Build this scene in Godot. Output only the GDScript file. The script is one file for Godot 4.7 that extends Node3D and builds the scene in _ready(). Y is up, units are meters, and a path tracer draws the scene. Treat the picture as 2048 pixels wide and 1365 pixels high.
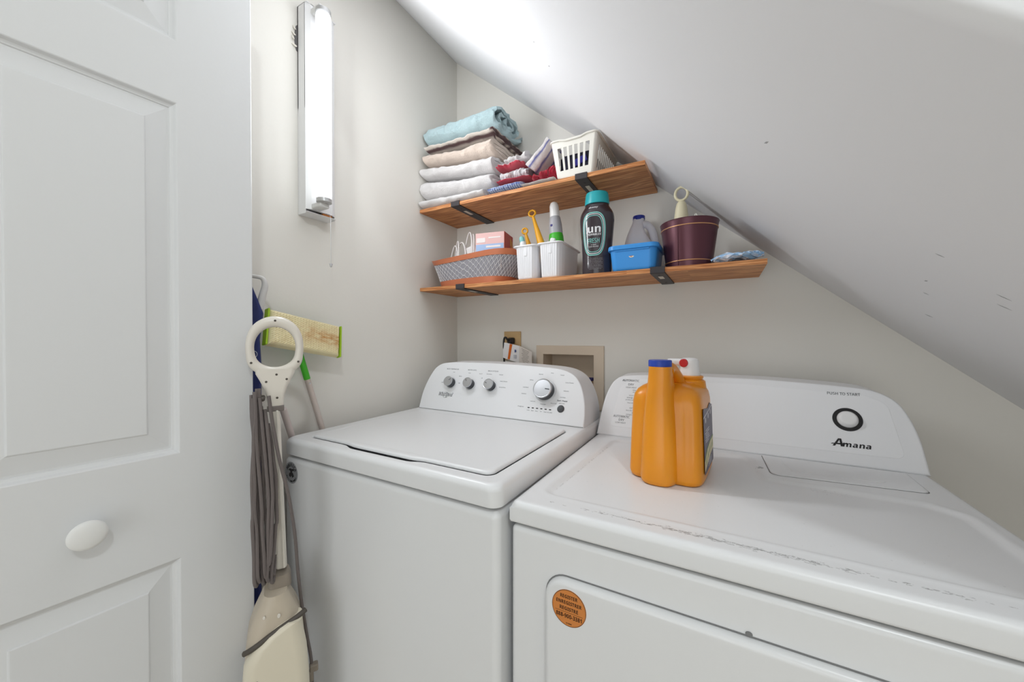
extends Node3D
# A laundry nook under a staircase: washer, dryer, two shelves, tube light, open door.

# ------------------------------------------------------------------ mesh builder
class MB:
	var p := PackedVector3Array()
	var u := PackedVector2Array()
	var c := PackedColorArray()
	var use_uv := false
	var use_col := false
	var mark := 0
	var starts := []
	func begin() -> void:
		mark = p.size()
		starts.append(mark)
	func piece(i: int) -> MB:
		var q := MB.new()
		var e: int = starts[i + 1] if i + 1 < starts.size() else p.size()
		q.p = p.slice(starts[i], e)
		return q
	func tri(a: Vector3, b: Vector3, d: Vector3) -> void:
		p.append(a); p.append(b); p.append(d)
		if use_uv:
			u.append(Vector2.ZERO); u.append(Vector2.ZERO); u.append(Vector2.ZERO)
		if use_col:
			c.append(Color.WHITE); c.append(Color.WHITE); c.append(Color.WHITE)
	func quad(a: Vector3, b: Vector3, d: Vector3, e: Vector3) -> void:
		tri(a, b, d); tri(a, d, e)
	func tri_uv(a: Vector3, b: Vector3, d: Vector3, ua: Vector2, ub: Vector2, ud: Vector2) -> void:
		use_uv = true
		p.append(a); p.append(b); p.append(d)
		u.append(ua); u.append(ub); u.append(ud)
	func tri_col(a: Vector3, b: Vector3, d: Vector3, ca: Color, cb: Color, cd: Color) -> void:
		use_col = true
		p.append(a); p.append(b); p.append(d)
		c.append(ca); c.append(cb); c.append(cd)
	func flip_from(m: int) -> void:
		for i in range(m, p.size(), 3):
			var t := p[i + 1]
			p[i + 1] = p[i + 2]
			p[i + 2] = t
			if use_uv:
				var q := u[i + 1]
				u[i + 1] = u[i + 2]
				u[i + 2] = q
			if use_col:
				var k := c[i + 1]
				c[i + 1] = c[i + 2]
				c[i + 2] = k
	func end() -> void:
		# a closed shape is turned so that its front faces run clockwise
		var vol := 0.0
		var o := p[mark] if p.size() > mark else Vector3.ZERO
		for i in range(mark, p.size(), 3):
			vol += (p[i] - o).dot((p[i + 1] - o).cross(p[i + 2] - o))
		if vol > 0.0:
			flip_from(mark)
	func mesh(crease := 40.0) -> ArrayMesh:
		var n := p.size()
		var fn := PackedVector3Array()
		fn.resize(n / 3)
		var by := {}
		var key := []
		key.resize(n)
		for i in range(0, n, 3):
			fn[i / 3] = -(p[i + 1] - p[i]).cross(p[i + 2] - p[i])
			for k in 3:
				var q := Vector3i((p[i + k] * 50000.0).round())
				if by.has(q):
					by[q].append(i / 3)
				else:
					by[q] = [i / 3]
				key[i + k] = by[q]
		var unit := PackedVector3Array()
		unit.resize(n / 3)
		for i in n / 3:
			unit[i] = fn[i].normalized()
		var nn := PackedVector3Array()
		nn.resize(n)
		var cc := cos(deg_to_rad(crease))
		for i in n:
			var own := unit[i / 3]
			var s := Vector3.ZERO
			for f in key[i]:
				if unit[f].dot(own) > cc:
					s += fn[f]
			nn[i] = s.normalized() if s.length_squared() > 0.0 else (own if own != Vector3.ZERO else Vector3.UP)
		var arr := []
		arr.resize(Mesh.ARRAY_MAX)
		arr[Mesh.ARRAY_VERTEX] = p
		arr[Mesh.ARRAY_NORMAL] = nn
		if use_uv:
			arr[Mesh.ARRAY_TEX_UV] = u
		if use_col:
			arr[Mesh.ARRAY_COLOR] = c
		var am := ArrayMesh.new()
		am.add_surface_from_arrays(Mesh.PRIMITIVE_TRIANGLES, arr)
		return am

# ------------------------------------------------------------------ shapes
func rbox(m: MB, at: Vector3, s: Vector3, r := 0.003, b := Basis(), seg := 2) -> void:
	m.begin()
	var h := s / 2
	r = minf(r, minf(h.x, minf(h.y, h.z)) * 0.98)
	var inner := h - Vector3(r, r, r)
	var steps := [[], [], []]
	for ax in 3:
		for i in seg + 1:
			steps[ax].append(-inner[ax] - r * tan(PI / 4 * (seg - i) / seg))
		for i in seg + 1:
			steps[ax].append(inner[ax] + r * tan(PI / 4 * i / seg))
	for ax in 3:
		var a1 := (ax + 1) % 3
		var a2 := (ax + 2) % 3
		for sg in [-1.0, 1.0]:
			var rows := []
			for vu in steps[a1]:
				var row := []
				for vv in steps[a2]:
					var q := Vector3.ZERO
					q[ax] = sg * h[ax]
					q[a1] = vu
					q[a2] = vv
					var cl := q.clamp(-inner, inner)
					row.append(at + b * (cl + (q - cl).normalized() * r))
				rows.append(row)
			for i in rows.size() - 1:
				for j in rows[0].size() - 1:
					if sg > 0:
						m.quad(rows[i][j], rows[i + 1][j], rows[i + 1][j + 1], rows[i][j + 1])
					else:
						m.quad(rows[i][j], rows[i][j + 1], rows[i + 1][j + 1], rows[i + 1][j])
	m.end()

func cap(m: MB, ring: Array) -> void:
	var n := Vector3.ZERO
	var cen := Vector3.ZERO
	for i in ring.size():
		n += (ring[i] as Vector3).cross(ring[(i + 1) % ring.size()])
		cen += ring[i]
	cen /= ring.size()
	n = n.normalized()
	if n.length() < 0.5:
		return
	var ex := n.cross(Vector3.UP if absf(n.y) < 0.9 else Vector3.RIGHT).normalized()
	var ey := n.cross(ex)
	var flat := PackedVector2Array()
	for q in ring:
		flat.append(Vector2((q - cen).dot(ex), (q - cen).dot(ey)) * 100.0)
	var idx := Geometry2D.triangulate_polygon(flat)
	if idx.is_empty():
		for i in ring.size():
			m.tri(cen, ring[i], ring[(i + 1) % ring.size()])
		return
	for i in range(0, idx.size(), 3):
		var a: Vector3 = ring[idx[i]]
		var b: Vector3 = ring[idx[i + 1]]
		var d: Vector3 = ring[idx[i + 2]]
		if (b - a).cross(d - a).dot(n) < 0:
			m.tri(a, d, b)
		else:
			m.tri(a, b, d)

# rings: arrays of points with equal counts; closed around; caps at both ends when asked
func loft(m: MB, rings: Array, cap0 := true, cap1 := true, turn := true) -> void:
	m.begin()
	for i in rings.size() - 1:
		var a: Array = rings[i]
		var b: Array = rings[i + 1]
		var n := a.size()
		for j in n:
			var k := (j + 1) % n
			m.quad(a[j], a[k], b[k], b[j])
	if cap0:
		var r: Array = rings[0].duplicate()
		r.reverse()
		cap(m, r)
	if cap1:
		cap(m, rings[-1])
	if turn:
		m.end()

func lathe(m: MB, prof: Array, n := 32, xf := Transform3D(), sx := 1.0, sz := 1.0, c0 := true, c1 := true) -> void:
	var rings := []
	for q in prof:
		var ring := []
		for i in n:
			var a := TAU * i / n
			ring.append(xf * Vector3(cos(a) * maxf(q.x, 0.00005) * sx, q.y, sin(a) * maxf(q.x, 0.00005) * sz))
		rings.append(ring)
	loft(m, rings, c0, c1)

func tube(m: MB, path: Array, rad, n := 10, closed := false) -> void:
	var rings := []
	var cnt := path.size()
	var up := Vector3.ZERO
	for i in cnt:
		var a: Vector3 = path[(i - 1 + cnt) % cnt] if closed else path[maxi(i - 1, 0)]
		var b: Vector3 = path[(i + 1) % cnt] if closed else path[mini(i + 1, cnt - 1)]
		var t := (b - a).normalized()
		if up == Vector3.ZERO:
			up = Vector3.UP if absf(t.y) < 0.9 else Vector3.RIGHT
		up = (up - t * up.dot(t)).normalized()
		var side := t.cross(up)
		var r: float = rad[i] if rad is Array else rad
		var ring := []
		for k in n:
			var an := TAU * k / n
			ring.append(path[i] + (up * cos(an) + side * sin(an)) * r)
		rings.append(ring)
	if closed:
		# match the twist at the seam
		var best := 0
		var bd := 1e9
		for s in n:
			var d := (rings[0][s] as Vector3).distance_to(rings[-1][0])
			if d < bd:
				bd = d
				best = s
		var last := []
		for k in n:
			last.append(rings[0][(k + best) % n])
		rings.append(last)
	loft(m, rings, not closed, not closed)

func curve(pts: Array, per := 8, closed := false) -> Array:
	var out := []
	var n := pts.size()
	for i in (n if closed else n - 1):
		var p0 = pts[(i - 1 + n) % n] if closed else pts[maxi(i - 1, 0)]
		var p1 = pts[i]
		var p2 = pts[(i + 1) % n]
		var p3 = pts[(i + 2) % n] if closed else pts[mini(i + 2, n - 1)]
		for k in per:
			out.append(p1.cubic_interpolate(p2, p0, p3, float(k) / per))
	if not closed:
		out.append(pts[-1])
	return out

func round_poly(pts: Array, rad, seg := 6) -> Array:
	var out := []
	var n := pts.size()
	for i in n:
		var a: Vector2 = pts[(i - 1 + n) % n]
		var b: Vector2 = pts[i]
		var c: Vector2 = pts[(i + 1) % n]
		var r: float = rad[i] if rad is Array else rad
		if r <= 0.0:
			out.append(b)
			continue
		var d1 := (a - b).normalized()
		var d2 := (c - b).normalized()
		var half := acos(clampf(d1.dot(d2), -1, 1)) / 2
		var l := minf(r / tan(half), minf(a.distance_to(b), b.distance_to(c)) * 0.49)
		var p1 := b + d1 * l
		var p2 := b + d2 * l
		for k in seg + 1:
			var t := float(k) / seg
			# circle-like corner as a weighted quadratic
			var w := sin(half)
			var den := (1 - t) * (1 - t) + 2 * w * t * (1 - t) + t * t
			out.append((p1 * (1 - t) * (1 - t) + b * 2 * w * t * (1 - t) + p2 * t * t) / den)
	return out

func rrect(w: float, h: float, r: float, seg := 6, at := Vector2.ZERO) -> Array:
	return round_poly([at + Vector2(-w / 2, -h / 2), at + Vector2(w / 2, -h / 2), at + Vector2(w / 2, h / 2), at + Vector2(-w / 2, h / 2)], r, seg)

func inset(poly: Array, d: float) -> Array:
	var out := []
	var n := poly.size()
	var area := 0.0
	for i in n:
		area += (poly[i] as Vector2).cross(poly[(i + 1) % n])
	var sg := 1.0 if area > 0 else -1.0
	for i in n:
		var a: Vector2 = poly[(i - 1 + n) % n]
		var b: Vector2 = poly[i]
		var c: Vector2 = poly[(i + 1) % n]
		var n1 := Vector2(-(b - a).y, (b - a).x).normalized() * sg
		var n2 := Vector2(-(c - b).y, (c - b).x).normalized() * sg
		var k := 1.0 + n1.dot(n2)
		out.append(b + (n1 + n2) / maxf(k, 0.35) * d)
	return out

func to3(poly: Array, z: float, xf: Transform3D) -> Array:
	var out := []
	for q in poly:
		out.append(xf * Vector3(q.x, q.y, z))
	return out

# a polygon in xf's xy plane, standing out from z = 0 to z = d, its far edge (and its near edge) rounded
func slab(m: MB, poly: Array, d: float, bev := 0.001, xf := Transform3D(), seg := 3, both := false) -> void:
	var rings := []
	if both:
		for k in seg + 1:
			var a := PI / 2 * k / seg
			rings.append(to3(inset(poly, bev * (1 - sin(a))), bev * (1 - cos(a)), xf))
	else:
		rings.append(to3(poly, 0.0, xf))
	for k in seg + 1:
		var a2 := PI / 2 * (1 - float(k) / seg)
		rings.append(to3(inset(poly, bev * (1 - sin(a2))), d - bev * (1 - cos(a2)), xf))
	loft(m, rings)

func disc(m: MB, r: float, d: float, bev := 0.0005, xf := Transform3D(), sx := 1.0, n := 32) -> void:
	var poly := []
	for i in n:
		poly.append(Vector2(cos(TAU * i / n) * r * sx, sin(TAU * i / n) * r))
	slab(m, poly, d, bev, xf)

# lettering w wide (or, with w = 0, h high) centred at (x, y) in xf's xy plane; bend maps the points further
var fonts := {}
func letters(m: MB, text: String, x: float, y: float, w: float, h: float, xf := Transform3D(), bold := false, depth := 0.0003, bend = null, shear := 0.0, face := "Droid Sans") -> void:
	var key := face + str(bold)
	if not fonts.has(key):
		var sf := SystemFont.new()
		sf.font_names = PackedStringArray([face])
		sf.font_weight = 700 if bold else 400
		fonts[key] = sf
	var t := TextMesh.new()
	t.font = fonts[key]
	t.text = text
	t.font_size = 48
	t.pixel_size = 0.01
	t.depth = 0.02
	t.curve_step = 1.0
	var arr := t.get_mesh_arrays()
	var vs: PackedVector3Array = arr[Mesh.ARRAY_VERTEX]
	if vs.is_empty():
		return
	var lo := vs[0]
	var hi := vs[0]
	for q in vs:
		lo = lo.min(q)
		hi = hi.max(q)
	var size := hi - lo
	var kx := w / size.x if w > 0 else h / size.y
	var ky := h / size.y if h > 0 else kx
	var mid := (lo + hi) / 2
	var idx = arr[Mesh.ARRAY_INDEX]
	var order: PackedInt32Array = idx if idx != null else PackedInt32Array(range(vs.size()))
	m.begin()
	for i in order.size():
		var q := vs[order[i]] - mid
		var f := Vector3(x + q.x * kx + q.y * ky * shear, y + q.y * ky, (q.z / maxf(size.z, 1e-6) + 0.5) * depth)
		m.p.append(bend.call(f) if bend != null else xf * f)
		if m.use_uv:
			m.u.append(Vector2.ZERO)
		if m.use_col:
			m.c.append(Color.WHITE)
	m.end()

# ------------------------------------------------------------------ scene tree
var counts := {}
func numbered(called: String) -> String:
	counts[called] = counts.get(called, -1) + 1
	return called if counts[called] == 0 else "%s_%03d" % [called, counts[called]]

func obj(called: String, m: MB, mat: Material, parent: Node = self, crease := 40.0) -> MeshInstance3D:
	var o := MeshInstance3D.new()
	o.name = numbered(called) if parent == self else called
	o.mesh = m.mesh(crease)
	o.material_override = mat
	parent.add_child(o, true)
	return o

# every closed shape of m as a part of its own
func each(called: String, m: MB, mat: Material, parent: Node, crease := 40.0) -> void:
	for i in m.starts.size():
		obj(called, m.piece(i), mat, parent, crease)

func thing(called: String, label: String, category: String, at := Vector3.ZERO, turn := 0.0, group := "") -> Node3D:
	var o := Node3D.new()
	o.name = numbered(called)
	add_child(o)
	o.position = at
	o.rotation.y = turn
	tag(o, label, category, group)
	return o

func tag(o: Node, label: String, category: String, group := "", kind := "") -> Node:
	o.set_meta("label", label)
	o.set_meta("category", category)
	if group:
		o.set_meta("group", group)
	if kind:
		o.set_meta("kind", kind)
	return o

func struct(called: String, m: MB, mat: Material, label: String, category: String, crease := 30.0) -> MeshInstance3D:
	var o := obj(called, m, mat, self, crease)
	tag(o, label, category, "", "structure")
	return o

func box(m: MB, lo: Vector3, hi: Vector3) -> void:
	m.begin()
	var v := []
	for i in 8:
		v.append(Vector3(hi.x if i & 1 else lo.x, hi.y if i & 2 else lo.y, hi.z if i & 4 else lo.z))
	for f in [[0, 2, 3, 1], [4, 5, 7, 6], [0, 1, 5, 4], [2, 6, 7, 3], [0, 4, 6, 2], [1, 3, 7, 5]]:
		m.quad(v[f[0]], v[f[1]], v[f[2]], v[f[3]])
	m.end()

# ------------------------------------------------------------------ materials
func srgb(r: float, g: float, b: float) -> Color:
	return Color(r / 255.0, g / 255.0, b / 255.0)

func plain(color: Color, rough := 0.5, spec := 0.5, metal := 0.0) -> StandardMaterial3D:
	var m := StandardMaterial3D.new()
	m.albedo_color = color
	m.roughness = rough
	m.metallic_specular = spec
	m.metallic = metal
	return m

func noise_tex(freq: float, octaves := 4, seed_ := 1, size := 512, lo := Color.BLACK, hi := Color.WHITE, type := FastNoiseLite.TYPE_SIMPLEX_SMOOTH) -> NoiseTexture2D:
	var n := FastNoiseLite.new()
	n.noise_type = type
	n.frequency = freq
	n.fractal_octaves = octaves
	n.seed = seed_
	var t := NoiseTexture2D.new()
	t.width = size
	t.height = size
	t.seamless = true
	t.noise = n
	var g := Gradient.new()
	g.set_color(0, lo)
	g.set_color(1, hi)
	t.color_ramp = g
	return t

func relief(m: StandardMaterial3D, tex: Texture2D, cm: float, scale: float) -> StandardMaterial3D:
	m.heightmap_enabled = true
	m.heightmap_texture = tex
	m.heightmap_scale = cm
	m.uv1_triplanar = true
	m.uv1_world_triplanar = true
	m.uv1_scale = Vector3.ONE * scale
	return m

var rough_tex: NoiseTexture2D
var terry_tex: NoiseTexture2D
var M := {}
func terry(color: Color, vc := false) -> StandardMaterial3D:
	var m := plain(color, 0.95, 0.2)
	m.rim_enabled = true
	m.rim = 0.5
	m.vertex_color_use_as_albedo = vc
	return relief(m, terry_tex, 0.35, 7.0)

func wood_image(dark: Color, light: Color, seed_: int) -> ImageTexture:
	var n := FastNoiseLite.new()
	n.seed = seed_
	n.frequency = 0.02
	n.fractal_octaves = 4
	var img := Image.create(512, 256, false, Image.FORMAT_RGB8)
	for y in 256:
		for x in 512:
			var broad := n.get_noise_2d(x * 0.10, y * 1.1) * 0.5 + 0.5
			var fine := n.get_noise_2d(x * 0.35 + 900, y * 9.0) * 0.5 + 0.5
			var ring := absf(fposmod(y * 0.045 + n.get_noise_2d(x * 0.12, y * 0.5 + 300) * 3.0, 1.0) - 0.5) * 2.0
			var t := clampf(broad * 0.30 + (fine - 0.5) * 1.7 + ring * 0.55 + 0.02, 0, 1)
			img.set_pixel(x, y, dark.lerp(light, t))
	return ImageTexture.create_from_image(img)

func make_materials() -> void:
	rough_tex = noise_tex(0.03, 4, 3)
	terry_tex = noise_tex(0.12, 2, 5)
	M.wall = relief(plain(srgb(235, 232, 225), 0.75, 0.3), rough_tex, 0.010, 4.0)
	M.ceiling = relief(plain(srgb(238, 238, 240), 0.85, 0.25), rough_tex, 0.010, 4.0)
	M.hall = relief(plain(srgb(236, 232, 222), 0.8, 0.3), rough_tex, 0.010, 4.0)
	M.floor = relief(plain(srgb(206, 196, 182), 0.6, 0.4), rough_tex, 0.05, 3.0)
	M.door = relief(plain(srgb(225, 226, 227), 0.45, 0.4), noise_tex(0.05, 3, 8), 0.006, 3.0)
	M.enamel = plain(srgb(232, 233, 234), 0.28, 0.5)
	M.enamel_top = relief(plain(srgb(232, 233, 234), 0.33, 0.5), noise_tex(0.25, 2, 12), 0.004, 6.0)
	M.console = plain(srgb(238, 239, 241), 0.38, 0.45)
	M.black = plain(srgb(28, 28, 30), 0.4, 0.5)
	M.gap = plain(srgb(45, 45, 46), 0.8, 0.2)
	M.gasket = plain(srgb(128, 128, 128), 0.7, 0.3)
	M.print = plain(srgb(120, 122, 126), 0.6, 0.3)
	M.print_dark = plain(srgb(58, 60, 64), 0.6, 0.3)
	M.chrome = plain(srgb(196, 198, 202), 0.28, 0.5, 0.85)
	M.steel = plain(srgb(205, 206, 208), 0.3, 0.5, 0.9)
	M.knob_side = plain(srgb(74, 76, 80), 0.3, 0.5, 0.6)
	M.white_metal = plain(srgb(236, 236, 236), 0.35, 0.5)
	M.bracket = plain(srgb(62, 58, 60), 0.5, 0.4)
	M.sticker = plain(srgb(222, 214, 200), 0.6, 0.3)
	M.white_plastic = plain(srgb(240, 240, 240), 0.35, 0.45)
	M.cream_plastic = plain(srgb(229, 220, 188), 0.4, 0.45)
	M.orange_plastic = plain(srgb(236, 150, 26), 0.3, 0.5)
	M.orange_plastic.subsurf_scatter_enabled = true
	M.orange_plastic.subsurf_scatter_strength = 0.1
	M.blue_cap = plain(srgb(44, 74, 178), 0.4, 0.45)
	M.red = plain(srgb(196, 42, 44), 0.4, 0.45)
	M.beige_plastic = plain(srgb(222, 206, 186), 0.5, 0.4)

# ------------------------------------------------------------------ the scene
const SLOPE := 0.8436
const TOP := 2.5008
const FRONT_Z := 1.0045

func _ready() -> void:
	var cam := Camera3D.new()
	cam.name = "camera"
	add_child(cam)
	cam.position = Vector3(1.0846, 1.2192, 1.4059)
	cam.rotation = Vector3(-0.00945, 0.5116, 0)
	cam.fov = 84.87
	cam.near = 0.02
	cam.current = true
	var env := Environment.new()
	env.background_mode = Environment.BG_COLOR
	env.background_color = Color(0.5, 0.5, 0.5)
	env.tonemap_mode = Environment.TONE_MAPPER_LINEAR
	env.tonemap_exposure = 1.1
	env.sdfgi_enabled = true
	env.ssao_enabled = true
	env.ssil_enabled = true
	var we := WorldEnvironment.new()
	we.name = "environment"
	we.environment = env
	add_child(we)
	make_materials()
	build_room()
	build_tube_light()
	build_hall_lamp()
	build_door()
	build_washer()
	build_dryer()
	build_shelves()
	build_jug()
	build_wall_fittings()
	build_vacuum()
	build_mops()
	build_upper_items()
	build_lower_items()

func build_room() -> void:
	var m := MB.new()
	box(m, Vector3(-1.2, -0.1, -0.12), Vector3(3.0, 0, 3.6))
	struct("floor", m, M.floor, "tan floor under the washer and dryer", "floor")
	# back wall, open where the outlet box is set in
	m = MB.new()
	box(m, Vector3(-0.12, 0, -0.12), Vector3(0.446, 2.6, 0))
	box(m, Vector3(0.657, 0, -0.12), Vector3(2.42, 2.6, 0))
	box(m, Vector3(0.446, 0, -0.12), Vector3(0.657, 0.96, 0))
	box(m, Vector3(0.446, 1.151, -0.12), Vector3(0.657, 2.6, 0))
	box(m, Vector3(0.446, 0.96, -0.12), Vector3(0.657, 1.151, -0.1))
	struct("wall_back", m, M.wall, "greige painted wall behind the washer and dryer", "wall")
	m = MB.new()
	box(m, Vector3(-0.12, 0, 0), Vector3(0, 2.6, FRONT_Z))
	var wl := struct("wall_left", m, M.wall, "greige painted wall carrying the tube light", "wall")
	m = MB.new()
	box(m, Vector3(2.3, 0, 0), Vector3(2.42, 0.7, FRONT_Z))
	struct("wall_right", m, M.wall, "low wall where the sloped ceiling comes down", "wall")
	# sloped ceiling with a rounded front edge
	m = MB.new()
	var prof := []
	var r := 0.014
	for k in 7:
		var a := PI / 2 * k / 6
		prof.append(Vector2(FRONT_Z - r + r * sin(a), r - r * cos(a)))
	prof.append(Vector2(FRONT_Z, 0.1))
	prof.append(Vector2(0, 0.1))
	prof.append(Vector2(0, 0))
	var rings := []
	for x in [0.0, 0.6, 1.2, 1.8, 2.4]:
		var ring := []
		for q in prof:
			ring.append(Vector3(x, TOP - SLOPE * x + q.y, q.x))
		rings.append(ring)
	loft(m, rings)
	var ce := struct("ceiling", m, M.ceiling, "sloped white ceiling under the stairs above the shelves", "ceiling")
	# nicks and pencil marks in the paint
	var marks := MB.new()
	for q in [[1.146, 0.678, 0.0070, 0.0026, 1.1], [1.465, 0.291, 0.0070, 0.0022, 0.5], [1.421, 0.408, 0.0050, 0.0020, 0.3], [1.449, 0.567, 0.0090, 0.0018, 0.2], [1.464, 0.534, 0.0090, 0.0018, 0.3], [1.400, 0.469, 0.0050, 0.0020, 1.4], [0.698, 0.613, 0.0030, 0.0020, 0.3], [0.697, 0.523, 0.0040, 0.0022, 0.9], [1.372, 0.596, 0.0060, 0.0016, 0.2]]:
		var ex := Vector3(1, -SLOPE, 0).normalized()
		var ez := Vector3(0, 0, 1)
		var d: Vector3 = ex * cos(q[4]) + ez * sin(q[4])
		var nrm := ex.cross(ez).normalized()
		if nrm.y > 0:
			nrm = -nrm
		slab(marks, [Vector2(-q[2], 0), Vector2(-q[2] * 0.3, -q[3]), Vector2(q[2], -q[3] * 0.2), Vector2(q[2] * 0.2, q[3] * 0.6)], 0.0003, 0.0001, Transform3D(Basis(d, nrm.cross(d), nrm), Vector3(q[0], TOP - SLOPE * q[0], q[1])), 1)
	each("nick", marks, plain(srgb(168, 168, 170), 0.9, 0.2), ce)
	# outer wall of the stairs, above the slope, seen from the hall
	m = MB.new()
	slab(m, [Vector2(0, TOP + 0.09), Vector2(2.9, TOP + 0.09 - SLOPE * 2.9), Vector2(2.9, 2.7), Vector2(0, 2.7)], 0.1, 0.001, Transform3D(Basis(), Vector3(0, 0, FRONT_Z - 0.1)), 1)
	struct("wall_front", m, M.hall, "cream wall above the edge of the sloped ceiling", "wall")
	m = MB.new()
	box(m, Vector3(-1.2, 0, FRONT_Z - 0.1), Vector3(-0.12, 2.7, FRONT_Z))
	box(m, Vector3(-1.3, 0, FRONT_Z), Vector3(-1.2, 2.7, 3.6))
	struct("wall_hall", m, M.hall, "cream hall wall beside the nook", "wall")
	m = MB.new()
	# open where the added glass door is
	box(m, Vector3(-1.3, 0, 3.5), Vector3(0.09, 2.7, 3.6))
	box(m, Vector3(1.91, 0, 3.5), Vector3(3.0, 2.7, 3.6))
	box(m, Vector3(0.09, 2.05, 3.5), Vector3(1.91, 2.7, 3.6))
	struct("wall_rear", m, M.hall, "cream hall wall facing the nook", "wall")
	m = MB.new()
	box(m, Vector3(2.9, 0, 0.9), Vector3(3.0, 2.7, 3.6))
	struct("wall_end", m, M.hall, "cream wall at the end of the hall", "wall")
	m = MB.new()
	box(m, Vector3(-1.3, 2.6, 0.9), Vector3(3.0, 2.7, 3.6))
	box(m, Vector3(-0.12, 2.6, -0.12), Vector3(3.0, 2.7, 0.9))
	struct("ceiling", m, M.ceiling, "flat white hall ceiling with a round lamp", "ceiling")
	# torn drywall beside the tube light
	var torn := MB.new()
	var yz := func(pts: Array) -> Array:
		var out := []
		for q in pts:
			out.append(Vector2(-q[1], q[0]))
		return out
	# local x runs along -z, y up, standing out of the wall along +x
	var wx := Transform3D(Basis(Vector3(0, 0, -1), Vector3(0, 1, 0), Vector3(1, 0, 0)), Vector3.ZERO)
	slab(torn, yz.call([[2.052, 0.752], [2.056, 0.759], [2.072, 0.763], [2.092, 0.765], [2.106, 0.763], [2.126, 0.760], [2.136, 0.752], [2.13, 0.735], [2.06, 0.735]]), 0.0008, 0.0003, wx, 1)
	obj("torn_hole", torn, plain(srgb(118, 116, 116), 0.95, 0.1), wl)
	torn = MB.new()
	for q in [[2.098, 0.768, 0.4], [2.086, 0.7695, -0.2], [2.066, 0.766, 0.9], [2.116, 0.766, 0.1]]:
		var b := Basis(Vector3(1, 0, 0), q[2]) * Basis(Vector3(0, 0, 1), 0.5)
		rbox(torn, Vector3(0.004, q[0], q[1]), Vector3(0.0012, 0.014, 0.006), 0.0004, b, 1)
	each("torn_paper", torn, plain(srgb(232, 226, 216), 0.9, 0.2), wl)
	torn = MB.new()
	for q in [[1.637, 0.477, 0.003], [1.640, 0.459, 0.003], [1.443, 0.666, 0.003], [1.828, 0.357, 0.003]]:
		slab(torn, [Vector2(-q[2], 0), Vector2(0, -q[2] * 0.6), Vector2(q[2], q[2] * 0.2), Vector2(-q[2] * 0.2, q[2])], 0.0006, 0.0002, wx.translated(Vector3(0, q[0], q[1])), 1)
	each("paint_chip", torn, plain(srgb(236, 233, 228), 0.7, 0.3), wl)

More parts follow.
